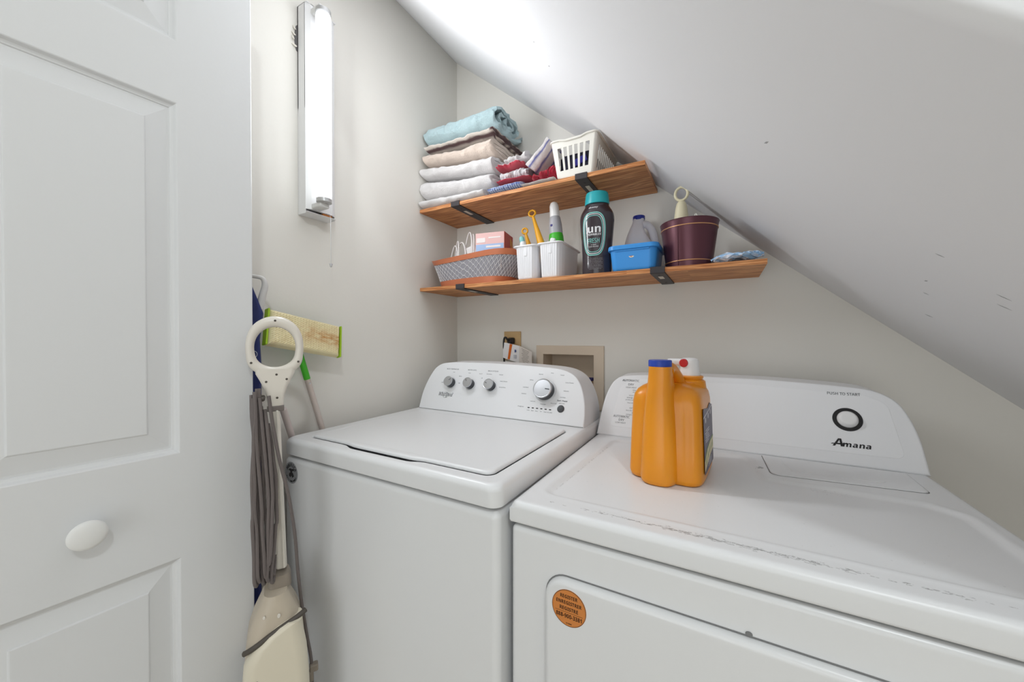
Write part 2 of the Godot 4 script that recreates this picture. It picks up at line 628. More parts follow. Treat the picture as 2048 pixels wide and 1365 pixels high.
func build_tube_light() -> void:
	var t := thing("tube_light", "white vertical tube light with a pull chain on the wall", "wall light", Vector3(0, 0, 0))
	# channel: a folded sheet box, open at the lower end
	var m := MB.new()
	var y0 := 1.58
	var y1 := 2.185
	box(m, Vector3(0.0005, y0, 0.7535), Vector3(0.036, y1, 0.755))
	box(m, Vector3(0.0005, y0, 0.662), Vector3(0.036, y1, 0.6635))
	box(m, Vector3(0.0005, y0 + 0.012, 0.662), Vector3(0.004, y1, 0.755))
	# spine: raised in the middle like a shallow roof
	var rings := []
	for y in [y0 + 0.012, y1]:
		rings.append([Vector3(0.034, y, 0.755), Vector3(0.036, y, 0.755), Vector3(0.044, y, 0.742), Vector3(0.044, y, 0.675), Vector3(0.036, y, 0.662), Vector3(0.034, y, 0.662)])
	loft(m, rings)
	obj("channel", m, M.white_metal, t, 20.0)
	m = MB.new()
	# end plates: the upper one whole, the lower one bent open
	box(m, Vector3(0.0005, y1 - 0.0015, 0.662), Vector3(0.044, y1, 0.755))
	rbox(m, Vector3(0.022, y0 + 0.002, 0.7085), Vector3(0.043, 0.0015, 0.093), 0.0005, Basis(Vector3(0, 0, 1), 0.10), 1)
	each("end_plate", m, M.white_metal, t, 20.0)
	m = MB.new()
	rbox(m, Vector3(0.024, y0 + 0.009, 0.688), Vector3(0.03, 0.006, 0.030), 0.001, Basis(), 1)
	obj("ballast_edge", m, plain(srgb(214, 138, 74), 0.6, 0.3), t)
	m = MB.new()
	for y in [y1 - 0.02, y0 + 0.022]:
		rbox(m, Vector3(0.062, y, 0.727), Vector3(0.046, 0.016, 0.030), 0.005, Basis(), 2)
	each("lamp_holder", m, plain(srgb(226, 226, 224), 0.4, 0.4), t)
	# the tube and its metal caps
	var axis := Transform3D(Basis(), Vector3(0.083, 0, 0.729))
	m = MB.new()
	lathe(m, [Vector2(0.012, y0 + 0.037), Vector2(0.019, y0 + 0.041), Vector2(0.0205, y0 + 0.05), Vector2(0.0205, y1 - 0.05), Vector2(0.019, y1 - 0.041), Vector2(0.012, y1 - 0.037)], 32, axis)
	var glow := plain(srgb(250, 250, 255), 0.4, 0.4)
	glow.emission_enabled = true
	glow.emission = TUBE_COLOR
	glow.emission_energy_multiplier = TUBE_GLOW
	obj("tube", m, glow, t)
	m = MB.new()
	lathe(m, [Vector2(0.013, y0 + 0.026), Vector2(0.0205, y0 + 0.028), Vector2(0.0205, y0 + 0.038), Vector2(0.013, y0 + 0.04)], 32, axis)
	lathe(m, [Vector2(0.013, y1 - 0.04), Vector2(0.0205, y1 - 0.038), Vector2(0.0205, y1 - 0.028), Vector2(0.013, y1 - 0.026)], 32, axis)
	each("tube_cap", m, plain(srgb(190, 190, 190), 0.35, 0.5, 0.5), t)
	# chain
	m = MB.new()
	tube(m, [Vector3(0.05, 1.59, 0.700), Vector3(0.07, 1.583, 0.702), Vector3(0.0745, 1.57, 0.7025), Vector3(0.0745, 1.52, 0.7025), Vector3(0.0745, 1.437, 0.7025)], 0.0008, 5)
	for i in 34:
		lathe(m, [Vector2(0, -0.0011), Vector2(0.001, -0.0005), Vector2(0.001, 0.0005), Vector2(0, 0.0011)], 5, Transform3D(Basis(), Vector3(0.0745, 1.437 + i * 0.0038, 0.7025)))
	var ch := obj("pull_chain", m, M.steel, t)
	m = MB.new()
	lathe(m, [Vector2(0, 1.427), Vector2(0.003, 1.429), Vector2(0.0035, 1.433), Vector2(0.002, 1.438), Vector2(0, 1.439)], 10, Transform3D(Basis(), Vector3(0.0745, 0, 0.7025)))
	rbox(m, Vector3(0.0745, 1.4365, 0.7025), Vector3(0.003, 0.003, 0.011), 0.001, Basis(), 1)
	obj("chain_pull", m, M.steel, ch)
	# its light, just in front of the glowing face and to both sides of it
	for q in [[Vector3(1, 0, 0), TUBE_FRONT], [Vector3(0.82, 0, 0.57), TUBE_SIDE], [Vector3(0.82, 0, -0.57), TUBE_SIDE]]:
		var l := AreaLight3D.new()
		l.name = "tube_glow"
		l.area_size = Vector2(0.034, 0.50)
		l.light_color = TUBE_COLOR
		l.light_energy = q[1]
		l.shadow_enabled = true
		l.area_range = 6.0
		var n: Vector3 = q[0].normalized()
		l.basis = Basis.looking_at(n, Vector3.UP)
		l.position = Vector3(0.083, (y0 + y1) / 2, 0.729) + n * 0.0225
		t.add_child(l, true)

func build_hall_lamp() -> void:
	# unseen glass door added behind the camera, to send soft fill light in
	var w := thing("door_2", "added white framed sliding glass door, unseen, giving fill light to the nook", "glass door")
	w.set_meta("kind", "structure")
	for q in [[0.12, 0.06], [1.0, 0.08], [1.88, 0.06]]:
		var fm := MB.new()
		rbox(fm, Vector3(q[0], 1.03, 3.55), Vector3(q[1], 2.02, 0.08), 0.004)
		obj("stile", fm, M.white_metal, w)
	for y in [0.06, 2.01]:
		var rm := MB.new()
		rbox(rm, Vector3(1.0, y, 3.55), Vector3(1.70, 0.08, 0.08), 0.004)
		obj("rail", rm, M.white_metal, w)
	for x in [0.555, 1.445]:
		var gm := MB.new()
		rbox(gm, Vector3(x, 1.035, 3.555), Vector3(0.81, 1.87, 0.004), 0.001, Basis(), 1)
		var glass := plain(Color(1, 1, 1, 0.06), 0.02, 0.5)
		glass.transparency = BaseMaterial3D.TRANSPARENCY_ALPHA
		obj("pane", gm, glass, w)
	var dl := AreaLight3D.new()  # added area light: soft fill from the camera side
	dl.name = "added_fill_light"
	dl.area_size = Vector2(1.70, 1.87)
	dl.light_color = ADDED_FILL_COLOR
	dl.light_energy = ADDED_FILL
	dl.area_range = 8.0
	dl.shadow_enabled = true
	dl.position = Vector3(1.0, 1.035, 3.50)
	w.add_child(dl)
	var t := thing("ceiling_lamp", "round frosted ceiling lamp in the hall", "ceiling lamp", Vector3(1.8, 2.6, 2.0))
	var m := MB.new()
	lathe(m, [Vector2(0.17, 0), Vector2(0.17, -0.02), Vector2(0.165, -0.025), Vector2(0.15, -0.025)], 40)
	obj("rim", m, M.white_metal, t)
	m = MB.new()
	var prof := []
	for k in 9:
		var a := PI / 2 * k / 8
		prof.append(Vector2(0.16 * cos(a), -0.022 - 0.075 * sin(a)))
	lathe(m, prof, 40, Transform3D(), 1, 1, true, false)
	var glow := plain(srgb(255, 252, 245), 0.5, 0.3)
	glow.emission_enabled = true
	glow.emission = HALL_COLOR
	glow.emission_energy_multiplier = 2.0
	obj("lamp_shade", m, glow, t)
	var l := OmniLight3D.new()
	l.name = "lamp_bulb"
	l.light_size = 0.06
	l.light_color = HALL_COLOR
	l.light_energy = LIGHT_HALL
	l.omni_range = 8.0
	l.omni_attenuation = 2.0
	l.shadow_enabled = true
	l.position = Vector3(0, -0.06, 0)
	t.add_child(l)

const TUBE_FRONT := 0.09
const TUBE_SIDE := 0.245
const TUBE_GLOW := 1.3
const LIGHT_HALL := 0.76
const ADDED_FILL := 1.45  # strength of the fill light added at the unseen glass door
const TUBE_COLOR := Color(0.972, 0.986, 1.0)
const HALL_COLOR := Color(0.955, 0.985, 1.0)
const ADDED_FILL_COLOR := Color(0.965, 0.985, 1.0)

func build_door() -> void:
	# local x runs along the leaf away from the camera, y up, z out of the face
	var d := Vector3(0.086, 0, -0.996).normalized()
	var n := Vector3(0.996, 0, 0.086).normalized()
	var t := thing("door_1", "white panelled folding door standing open, with a round knob", "door")
	t.set_meta("kind", "structure")
	t.transform = Transform3D(Basis(d, Vector3.UP, n), Vector3(0.162, 0, 1.091))
	var x0 := -0.3705
	var x1 := 0.1265
	var y0 := 0.012
	var y1 := 2.03
	var pans := [[0.22, 0.788], [0.993, 1.674], [1.793, 1.925]]
	var px0 := -0.246
	var px1 := 0.002
	var m := MB.new()
	var th := 0.035
	# stiles and rails as one frame, its edges eased
	for q in [[x0, px0, y0, y1], [px1, x1, y0, y1], [px0, px1, y0, pans[0][0]], [px0, px1, pans[0][1], pans[1][0]], [px0, px1, pans[1][1], pans[2][0]], [px0, px1, pans[2][1], y1]]:
		m.quad(Vector3(q[0], q[2], 0), Vector3(q[0], q[3], 0), Vector3(q[1], q[3], 0), Vector3(q[1], q[2], 0))
	var e := 0.0025
	var outer := []
	for k in [[0.0, 0.0], [0.3 * e, -0.1 * e], [0.7 * e, -0.4 * e], [e, -e], [e, -th]]:
		var g: float = k[0]
		outer.append([Vector3(x0 - g, y0 - g, k[1]), Vector3(x0 - g, y1 + g, k[1]), Vector3(x1 + g, y1 + g, k[1]), Vector3(x1 + g, y0 - g, k[1])])
	for i in outer.size() - 1:
		for j in 4:
			m.quad(outer[i][j], outer[i + 1][j], outer[i + 1][(j + 1) % 4], outer[i][(j + 1) % 4])
	m.quad(outer[-1][3], outer[-1][2], outer[-1][1], outer[-1][0])
	obj("frame", m, M.door, t, 30.0)
	for q in pans:
		m = MB.new()
		var prof := [[0.0, 0.0], [0.0015, -0.0008], [0.003, -0.003], [0.0045, -0.0065], [0.007, -0.0085], [0.0095, -0.0095], [0.0105, -0.0115], [0.014, -0.0115], [0.0445, -0.0045], [0.0455, -0.003], [0.047, -0.0022], [0.049, -0.002]]
		var rings := []
		for k in prof:
			var i: float = k[0]
			rings.append([Vector3(px0 + i, q[0] + i, k[1]), Vector3(px1 - i, q[0] + i, k[1]), Vector3(px1 - i, q[1] - i, k[1]), Vector3(px0 + i, q[1] - i, k[1])])
		for i in rings.size() - 1:
			for j in 4:
				m.quad(rings[i][j], rings[i + 1][j], rings[i + 1][(j + 1) % 4], rings[i][(j + 1) % 4])
		m.quad(rings[-1][0], rings[-1][3], rings[-1][2], rings[-1][1])
		obj("panel", m, M.door, t, 12.0)
	# knob: a shallow mushroom on a short neck
	m = MB.new()
	var kx := Transform3D(Basis(Vector3(1, 0, 0), PI / 2), Vector3(-0.122, 0.893, 0))
	lathe(m, [Vector2(0.012, 0.0), Vector2(0.0115, 0.006), Vector2(0.0105, 0.011), Vector2(0.0125, 0.015), Vector2(0.019, 0.0185), Vector2(0.0228, 0.0215), Vector2(0.0238, 0.0245), Vector2(0.0225, 0.0275), Vector2(0.018, 0.030), Vector2(0.010, 0.0315), Vector2(0.003, 0.0319), Vector2(0, 0.032)], 40, kx)
	obj("knob", m, plain(srgb(234, 234, 232), 0.35, 0.45), t)

# ------------------------------------------------------------------ appliances
func face_frame(z0: float, y0: float, ang: float) -> Transform3D:
	return Transform3D(Basis(Vector3(1, 0, 0), Vector3(0, cos(ang), -sin(ang)), Vector3(0, sin(ang), cos(ang))), Vector3(0, y0, z0))

# a control console: outline on the leaning face, sides running straight back
func console(m: MB, outline: Array, ff: Transform3D, zb: float, bev := 0.006) -> void:
	var rings := []
	for k in 5:
		var a := PI / 2 * k / 4
		rings.append(to3(inset(outline, bev * (1 - sin(a))), -bev * (1 - cos(a)), ff))
	var back := []
	for q in outline:
		var w := ff * Vector3(q.x, q.y, 0)
		back.append(Vector3(w.x, w.y, zb))
	rings.append(back)
	loft(m, rings)

func dial(parent: Node, ff: Transform3D, x: float, s: float, r: float, hgt: float, ang: float, called := "dial") -> void:
	var xf := ff * Transform3D(Basis(), Vector3(x, s, 0)) * Transform3D(Basis(Vector3(1, 0, 0), PI / 2), Vector3.ZERO)
	var m := MB.new()
	lathe(m, [Vector2(r * 1.18, 0), Vector2(r * 1.18, 0.0015), Vector2(r * 1.12, 0.0025), Vector2(r * 1.0, 0.003)], 40, xf)
	var k := obj(called, m, plain(srgb(206, 208, 211), 0.35, 0.5, 0.2), parent)
	m = MB.new()
	lathe(m, [Vector2(r * 1.0, 0.002), Vector2(r * 0.98, hgt * 0.55), Vector2(r * 0.985, hgt - 0.005)], 40, xf)
	obj("grip", m, M.knob_side, k)
	m = MB.new()
	lathe(m, [Vector2(r * 0.985, hgt - 0.006), Vector2(r * 1.0, hgt - 0.004), Vector2(r * 1.0, hgt - 0.0015), Vector2(r * 0.96, hgt), Vector2(r * 0.91, hgt - 0.0002), Vector2(r * 0.88, hgt - 0.001), Vector2(0, hgt - 0.0008)], 40, xf)
	obj("cap", m, M.chrome, k)
	m = MB.new()
	var tf := ff * Transform3D(Basis(Vector3(0, 0, 1), ang), Vector3(x, s, hgt - 0.0012))
	slab(m, rrect(r * 0.5, r * 0.1, r * 0.04, 2, Vector2(r * 0.55, 0)), 0.001, 0.0003, tf, 1)
	obj("pointer", m, M.knob_side, k)

func build_washer() -> void:
	var H := 0.9511
	var W := 0.680
	var t := thing("washing_machine", "white top-loading washer with a row of silver control knobs", "washing machine", Vector3(0.0575, 0, 0.8355), -0.006)
	var D := 0.70
	var m := MB.new()
	rbox(m, Vector3(W / 2, 0.03 + (H - 0.05 - 0.03) / 2, -D / 2 - 0.001), Vector3(W - 0.004, H - 0.05 - 0.03, D - 0.004), 0.014, Basis(), 4)
	obj("cabinet", m, M.enamel, t)
	m = MB.new()
	for q in [[0.05, -0.05], [W - 0.05, -0.05], [0.05, -D + 0.05], [W - 0.05, -D + 0.05]]:
		lathe(m, [Vector2(0.02, 0), Vector2(0.022, 0.008), Vector2(0.012, 0.012), Vector2(0.012, 0.04)], 14, Transform3D(Basis(), Vector3(q[0], 0, q[1])))
	each("foot", m, M.black, t)
	# top panel with a pocket for the lid; outlines share their point order: corners and a finely cut front edge
	var ring := func(x0: float, x1: float, z0: float, z1: float, r: float, y: float, bump: float) -> Array:
		var out := []
		var fr := 40
		# corners: back-left, back-right, then front-right; z0 is the front
		for c in [[x0 + r, z1 + r, PI], [x1 - r, z1 + r, PI * 1.5], [x1 - r, z0 - r, 0.0]]:
			for k in 7:
				var a: float = c[2] + PI / 2 * k / 6
				out.append(Vector3(c[0] + cos(a) * r, y, c[1] + sin(a) * r))
		for k in range(1, fr):
			var x := lerpf(x1 - r, x0 + r, float(k) / fr)
			var b := smoothstep(0.205, 0.250, x) * (1.0 - smoothstep(0.430, 0.475, x))
			out.append(Vector3(x, y, z0 + bump * b))
		for k in 7:
			var a2 := PI / 2 + PI / 2 * k / 6
			out.append(Vector3(x0 + r + cos(a2) * r, y, z0 - r + sin(a2) * r))
		return out
	m = MB.new()
	var rings := []
	var hb := H - 0.045
	rings.append(ring.call(0.006, W - 0.006, -0.006, -D + 0.006, 0.02, hb, 0.0))
	rings.append(ring.call(0.001, W - 0.001, -0.001, -D + 0.001, 0.022, hb + 0.003, 0.0))
	rings.append(ring.call(0.0, W, 0.0, -D, 0.024, hb + 0.008, 0.0))
	for k in 7:
		var a := PI / 2 * k / 6
		var i := 0.014 * (1 - cos(a))
		rings.append(ring.call(i, W - i, -i, -D + i, 0.024, H - 0.014 + 0.014 * sin(a), 0.0))
	rings.append(ring.call(0.052, W - 0.036, -0.036, -0.452, 0.022, H, 0.013))
	rings.append(ring.call(0.0545, W - 0.0385, -0.0385, -0.4495, 0.021, H - 0.001, 0.0135))
	rings.append(ring.call(0.0565, W - 0.0405, -0.0405, -0.4475, 0.020, H - 0.004, 0.0125))
	rings.append(ring.call(0.0570, W - 0.0410, -0.0415, -0.4470, 0.020, H - 0.010, 0.006))
	rings.append(ring.call(0.0590, W - 0.0430, -0.0450, -0.4450, 0.020, H - 0.013, 0.0))
	rings.append(ring.call(0.0800, W - 0.0640, -0.0750, -0.4250, 0.018, H - 0.030, 0.0))
	loft(m, rings)
	obj("top_panel", m, M.enamel_top, t, 35.0)
	# lid
	m = MB.new()
	rings = []
	rings.append(ring.call(0.0590, W - 0.043, -0.0430, -0.4450, 0.019, H - 0.0015, 0.006))
	rings.append(ring.call(0.0585, W - 0.0425, -0.0425, -0.4455, 0.019, H + 0.001, 0.006))
	for k in 5:
		var a3 := PI / 2 * k / 4
		var i3 := 0.006 * (1 - cos(a3))
		rings.append(ring.call(0.0585 + i3, W - 0.0425 - i3, -0.0425 - i3, -0.4455 + i3, 0.019, H + 0.001 + 0.005 * sin(a3), 0.006))
	rings.append(ring.call(0.0715, W - 0.0555, -0.0555, -0.4325, 0.016, H + 0.0062, 0.002))
	rings.append(ring.call(0.0745, W - 0.0585, -0.0585, -0.4295, 0.015, H + 0.0052, 0.0))
	loft(m, rings)
	obj("lid", m, M.enamel_top, t, 35.0)
	# console
	var ang := atan(0.085 / 0.171)
	var ff := face_frame(-0.495, H, ang)
	m = MB.new()
	var line := curve([Vector2(0.017, 0.001), Vector2(0.012, 0.068), Vector2(0.023, 0.132), Vector2(0.046, 0.174), Vector2(0.095, 0.1915), Vector2(0.225, 0.196), Vector2(0.357, 0.195), Vector2(0.476, 0.191), Vector2(0.565, 0.184), Vector2(0.613, 0.166), Vector2(0.641, 0.134), Vector2(0.660, 0.086), Vector2(0.668, 0.041), Vector2(0.670, 0.001)], 5)
	console(m, line, ff, -0.66, 0.004)
	var cons := obj("console", m, M.console, t, 40.0)
	m = MB.new()
	rbox(m, Vector3(0.343, H + 0.0006, -0.58), Vector3(0.648, 0.0011, 0.168), 0.0005, Basis(), 1)
	obj("console_gasket", m, M.gasket, t)
	for q in [[0.139, 0.7], [0.227, 2.2], [0.317, 2.75]]:
		dial(t, ff, q[0], 0.107, 0.0185, 0.028, q[1])
	dial(t, ff, 0.526, 0.105, 0.032, 0.030, -0.1)
	# lettering
	m = MB.new()
	letters(m, "WASH TEMPERATURE", 0.125, 0.164, 0.058, 0.0045, ff)
	letters(m, "WATER LEVEL", 0.216, 0.164, 0.040, 0.0045, ff)
	letters(m, "WASH OPTIONS", 0.308, 0.164, 0.044, 0.0045, ff)
	for q in [["Cool", 0.135, 0.152], ["Warm", 0.170, 0.137], ["Hot", 0.174, 0.110], ["Cold", 0.094, 0.108], ["Auto", 0.208, 0.152], ["Deep Fill", 0.258, 0.151], ["Extra Rinse", 0.295, 0.152], ["Presoak", 0.345, 0.152], ["Fabric Softener", 0.362, 0.128], ["Second Rinse", 0.362, 0.106], ["Off", 0.268, 0.135],
			["Normal", 0.498, 0.162], ["Heavy", 0.538, 0.168], ["Casual", 0.574, 0.163], ["Colors/Towels", 0.603, 0.138], ["Delicates", 0.597, 0.110], ["Quick Wash", 0.589, 0.088], ["Rinse & Spin", 0.562, 0.066], ["Soak & Spin", 0.488, 0.067], ["Bulky Items", 0.450, 0.090], ["Cold Wash", 0.452, 0.113], ["Whites", 0.468, 0.140], ["Drain & Spin", 0.526, 0.060]]:
		letters(m, q[0], q[1], q[2], 0.0, 0.0034, ff)
	letters(m, "Progress", 0.449, 0.046, 0.022, 0.004, ff)
	for k in 6:
		letters(m, ["Sensing", "Wash", "Rinse", "Spin", "Done", "Lid Locked"][k], 0.478 + k * 0.0152, 0.036, 0.0, 0.0028, ff)
	obj("lettering", m, M.print, cons)
	m = MB.new()
	letters(m, "Start / Pause", 0.589, 0.077, 0.034, 0.0048, ff, true)
	letters(m, "Hold 3 Secs", 0.589, 0.069, 0.0, 0.003, ff)
	obj("start_lettering", m, M.print_dark, cons)
	m = MB.new()
	letters(m, "Whirlpool", 0.126, 0.061, 0.066, 0.019, ff, false, 0.0005, null, 0.18, "Droid Serif")
	var swirl := []
	for k in 24:
		var a4 := -2.6 + k * 0.2
		swirl.append(ff * Vector3(0.128 + cos(a4) * 0.013, 0.060 + sin(a4) * 0.0105, 0.0004))
	tube(m, swirl, 0.0004, 5)
	obj("logo", m, M.print_dark, cons)
	for k in 6:
		m = MB.new()
		slab(m, rrect(0.0075, 0.0032, 0.001, 2, Vector2(0.478 + k * 0.0152, 0.045)), 0.0005, 0.0001, ff, 1)
		obj("indicator", m, M.black, cons)
	m = MB.new()
	var bx := ff * Transform3D(Basis(Vector3(1, 0, 0), PI / 2), Vector3(0.589, 0.051, 0))
	lathe(m, [Vector2(0.0118, 0), Vector2(0.0118, 0.001), Vector2(0.0105, 0.0015), Vector2(0.0100, 0.0025), Vector2(0.009, 0.0035), Vector2(0, 0.004)], 28, bx)
	obj("start_button", m, plain(srgb(74, 76, 79), 0.35, 0.5), t)
	# maker's badge on the cabinet front
	m = MB.new()
	var sf := Transform3D(Basis(), Vector3(0.036, H - 0.090, -0.0029))
	disc(m, 0.0285, 0.0006, 0.0002, sf, 0.98, 40)
	var st := obj("sticker", m, plain(srgb(170, 172, 176), 0.3, 0.5, 0.4), t)
	st.set_meta("label", "round silver badge reading AMERICA with an eagle")
	m = MB.new()
	for k in 7:
		var a5 := PI * 0.5 + (3 - k) * 0.36
		var lx := sf * Transform3D(Basis(Vector3(0, 0, 1), a5 - PI / 2), Vector3(cos(a5) * 0.0205, sin(a5) * 0.0205, 0.0006))
		letters(m, "AMERICA"[k], 0, 0, 0, 0.0085, lx, true)
	# eagle: spread wings, body, tail, on a shield
	slab(m, [Vector2(-0.013, 0.006), Vector2(-0.006, 0.011), Vector2(0.002, 0.010), Vector2(0.010, 0.012), Vector2(0.014, 0.006), Vector2(0.006, 0.006), Vector2(0.003, 0.002), Vector2(0.008, -0.001), Vector2(0.012, -0.008), Vector2(0.004, -0.013), Vector2(0.001, -0.007), Vector2(-0.004, -0.013), Vector2(-0.011, -0.009), Vector2(-0.009, -0.002), Vector2(-0.003, 0.001), Vector2(-0.006, 0.005)], 0.0004, 0.0001, sf.translated(Vector3(0, 0, 0.0006)), 1)
	for k in 11:
		var a6 := PI + 0.5 + k * 0.214
		letters(m, "BUILT IN USA"[k] if k != 5 and k != 8 else "-", 0, 0, 0, 0.0042, sf * Transform3D(Basis(Vector3(0, 0, 1), a6 + PI / 2), Vector3(cos(a6) * 0.0225, sin(a6) * 0.0225, 0.0006)), true)
	obj("badge_print", m, M.black, st)

func poly_sd(poly: Array, q: Vector2) -> float:
	var d := 1e9
	var inside := false
	var n := poly.size()
	for i in n:
		var a: Vector2 = poly[i]
		var b: Vector2 = poly[(i + 1) % n]
		var ab := b - a
		var h := clampf((q - a).dot(ab) / ab.length_squared(), 0, 1)
		d = minf(d, (q - a - ab * h).length())
		if (a.y > q.y) != (b.y > q.y) and q.x < (b.x - a.x) * (q.y - a.y) / (b.y - a.y) + a.x:
			inside = not inside
	return -d if inside else d

func scuffed_top() -> ImageTexture:
	# white enamel with scratches and rubbed spots; x across the dryer, y from front to back
	var img := Image.create(1024, 1024, false, Image.FORMAT_RGB8)
	var base := srgb(232, 233, 234)
	img.fill(base)
	var rng := RandomNumberGenerator.new()
	rng.seed = 44
	var dab := func(x: float, y: float, r: float, k: float) -> void:
		for j in range(int(y - r), int(y + r) + 1):
			for i in range(int(x - r), int(x + r) + 1):
				if i < 0 or j < 0 or i > 1023 or j > 1023 or Vector2(i - x, j - y).length() > r:
					continue
				img.set_pixel(i, j, img.get_pixel(i, j).lerp(srgb(120, 120, 120), k))
	# rubbed line along the front ridge
	for i in 620:
		var x := rng.randf_range(90, 900)
		var near := exp(-pow((x - 470) / 190.0, 2))
		if rng.randf() > 0.12 + near:
			continue
		var y := 46 + rng.randfn(0, 3.5)
		for s in rng.randi_range(2, 12):
			dab.call(x + s, y + rng.randfn(0, 0.4), rng.randf_range(0.5, 1.3), rng.randf_range(0.12, 0.4))
	# fine line where the pressed panel begins
	for i in 260:
		var x2 := rng.randf_range(100, 960)
		for s in rng.randi_range(2, 14):
			dab.call(x2 + s, 93 + rng.randfn(0, 0.7), 0.7, rng.randf_range(0.05, 0.2))
	# left edge
	for i in 90:
		var y3 := rng.randf_range(130, 600)
		for s in rng.randi_range(2, 10):
			dab.call(64 + (y3 + s) * 0.045 + rng.randfn(0, 1.0), y3 + s, 0.8, rng.randf_range(0.05, 0.22))
	# specks and two dark rubs
	for i in 150:
		dab.call(rng.randf_range(80, 900), rng.randf_range(110, 640), rng.randf_range(0.6, 1.6), rng.randf_range(0.04, 0.16))
	for i in 60:
		dab.call(581 + rng.randfn(0, 5), 600 + rng.randfn(0, 5), 1.8, 0.3)
	for i in 70:
		dab.call(rng.randf_range(690, 780), 480 + rng.randfn(0, 7), rng.randf_range(0.7, 1.8), 0.09)
	return ImageTexture.create_from_image(img)

func build_dryer() -> void:
	var H := 0.919
	var W := 0.737
	var D := 0.735
	var t := thing("dryer", "wide white dryer with a push-to-start button on its console", "dryer", Vector3(0.7460, 0, 0.8114), 0.002)
	var m := MB.new()
	rbox(m, Vector3(W / 2, 0.03 + (H - 0.045 - 0.03) / 2, -D / 2 - 0.001), Vector3(W - 0.002, H - 0.045 - 0.03, D - 0.004), 0.010, Basis(), 4)
	obj("cabinet", m, M.enamel, t)
	m = MB.new()
	for q in [[0.05, -0.05], [W - 0.05, -0.05], [0.05, -D + 0.05], [W - 0.05, -D + 0.05]]:
		lathe(m, [Vector2(0.02, 0), Vector2(0.022, 0.008), Vector2(0.012, 0.012), Vector2(0.012, 0.04)], 14, Transform3D(Basis(), Vector3(q[0], 0, q[1])))
	each("foot", m, M.black, t)
	# top panel: a height field with a pressed-in panel, rounded over at the edges
	var recess := round_poly([Vector2(0.042, -0.067), Vector2(0.703, -0.067), Vector2(0.700, -0.318), Vector2(0.662, -0.352), Vector2(0.418, -0.362), Vector2(0.398, -0.507), Vector2(0.068, -0.507)], [0.02, 0.02, 0.02, 0.02, 0.01, 0.03, 0.03], 4)
	var r := 0.012
	var xs := []
	var zs := []
	var fill := func(len: float, out: Array) -> void:
		for k in 7:
			out.append(r * (1 - cos(PI / 2 * k / 6)))
		var steps := int((len - 2 * r) / 0.005)
		for k in range(1, steps):
			out.append(r + (len - 2 * r) * k / steps)
		for k in 7:
			out.append(len - r * (1 - cos(PI / 2 * (6 - k) / 6)))
	fill.call(W, xs)
	fill.call(D, zs)
	m = MB.new()
	m.use_uv = true
	var grid := []
	for zz in zs:
		var row := []
		for xx in xs:
			var q := Vector2(xx, -zz)
			var sd := poly_sd(recess, q)
			var y := H - 0.005 * (1.0 - smoothstep(-0.007, 0.007, sd)) + 0.0012 * exp(-pow((sd - 0.010) / 0.006, 2))
			var ex := maxf(0, r - minf(xx, W - xx)) / r
			var ez := maxf(0, r - minf(zz, D - zz)) / r
			var e := minf(1.0, Vector2(ex, ez).length())
			y -= r * (1 - sqrt(maxf(0, 1 - e * e)))
			row.append(Vector3(xx, y, -zz))
		grid.append(row)
	m.begin()
	for j in grid.size() - 1:
		for i in grid[0].size() - 1:
			var a: Vector3 = grid[j][i]
			var b: Vector3 = grid[j][i + 1]
			var c: Vector3 = grid[j + 1][i + 1]
			var d: Vector3 = grid[j + 1][i]
			var ua := Vector2(a.x / W, -a.z / D)
			var uc := Vector2(c.x / W, -c.z / D)
			m.tri_uv(a, d, c, ua, Vector2(ua.x, uc.y), uc)
			m.tri_uv(a, c, b, ua, uc, Vector2(uc.x, ua.y))
	# skirt below the rounded edge
	var loop := []
	var nx: int = xs.size()
	var nz: int = zs.size()
	for i in nx: loop.append(grid[0][i])
	for j in range(1, nz): loop.append(grid[j][nx - 1])
	for i in range(nx - 2, -1, -1): loop.append(grid[nz - 1][i])
	for j in range(nz - 2, 0, -1): loop.append(grid[j][0])
	var lows := []
	for lev in [[0.0, H - 0.034], [0.0015, H - 0.038], [0.006, H - 0.0405]]:
		var rg := []
		for q in loop:
			rg.append(Vector3(clampf(q.x, lev[0], W - lev[0]), lev[1], clampf(q.z, -D + lev[0], -lev[0])))
		lows.append(rg)
	var prev: Array = loop
	for rg in lows:
		for i in prev.size():
			var k := (i + 1) % prev.size()
			m.quad(prev[i], prev[k], rg[k], rg[i])
		prev = rg
	var cenb := Vector3(W / 2, H - 0.0405, -D / 2)
	for i in prev.size():
		m.tri(prev[i], prev[(i + 1) % prev.size()], cenb)
	m.end()
	var topm := plain(Color.WHITE, 0.33, 0.5)
	topm.albedo_texture = scuffed_top()
	obj("top_panel", m, topm, t, 50.0)
	# lint screen door set in the top
	m = MB.new()
	var flat := Transform3D(Basis(Vector3(1, 0, 0), Vector3(0, 0, -1), Vector3(0, 1, 0)), Vector3(0, H - 0.001, 0))
	slab(m, round_poly([Vector2(0.436, 0.392), Vector2(0.690, 0.418), Vector2(0.694, 0.540), Vector2(0.430, 0.540)], [0.016, 0.012, 0.004, 0.004], 5), 0.0035, 0.002, flat)
	var lint := obj("lint_door", m, M.enamel, t)
	m = MB.new()
	slab(m, round_poly([Vector2(0.4345, 0.3905), Vector2(0.6915, 0.4165), Vector2(0.6955, 0.540), Vector2(0.4285, 0.540)], [0.016, 0.012, 0.004, 0.004], 5), 0.0014, 0.0003, flat)
	obj("lint_gap", m, M.gasket, lint)
	m = MB.new()
	slab(m, round_poly([Vector2(0.478, 0.428), Vector2(0.640, 0.441), Vector2(0.632, 0.470), Vector2(0.600, 0.520), Vector2(0.466, 0.520)], [0.01, 0.012, 0.012, 0.01, 0.004], 4), 0.0042, 0.0012, flat)
	obj("finger_pull", m, M.enamel, lint)
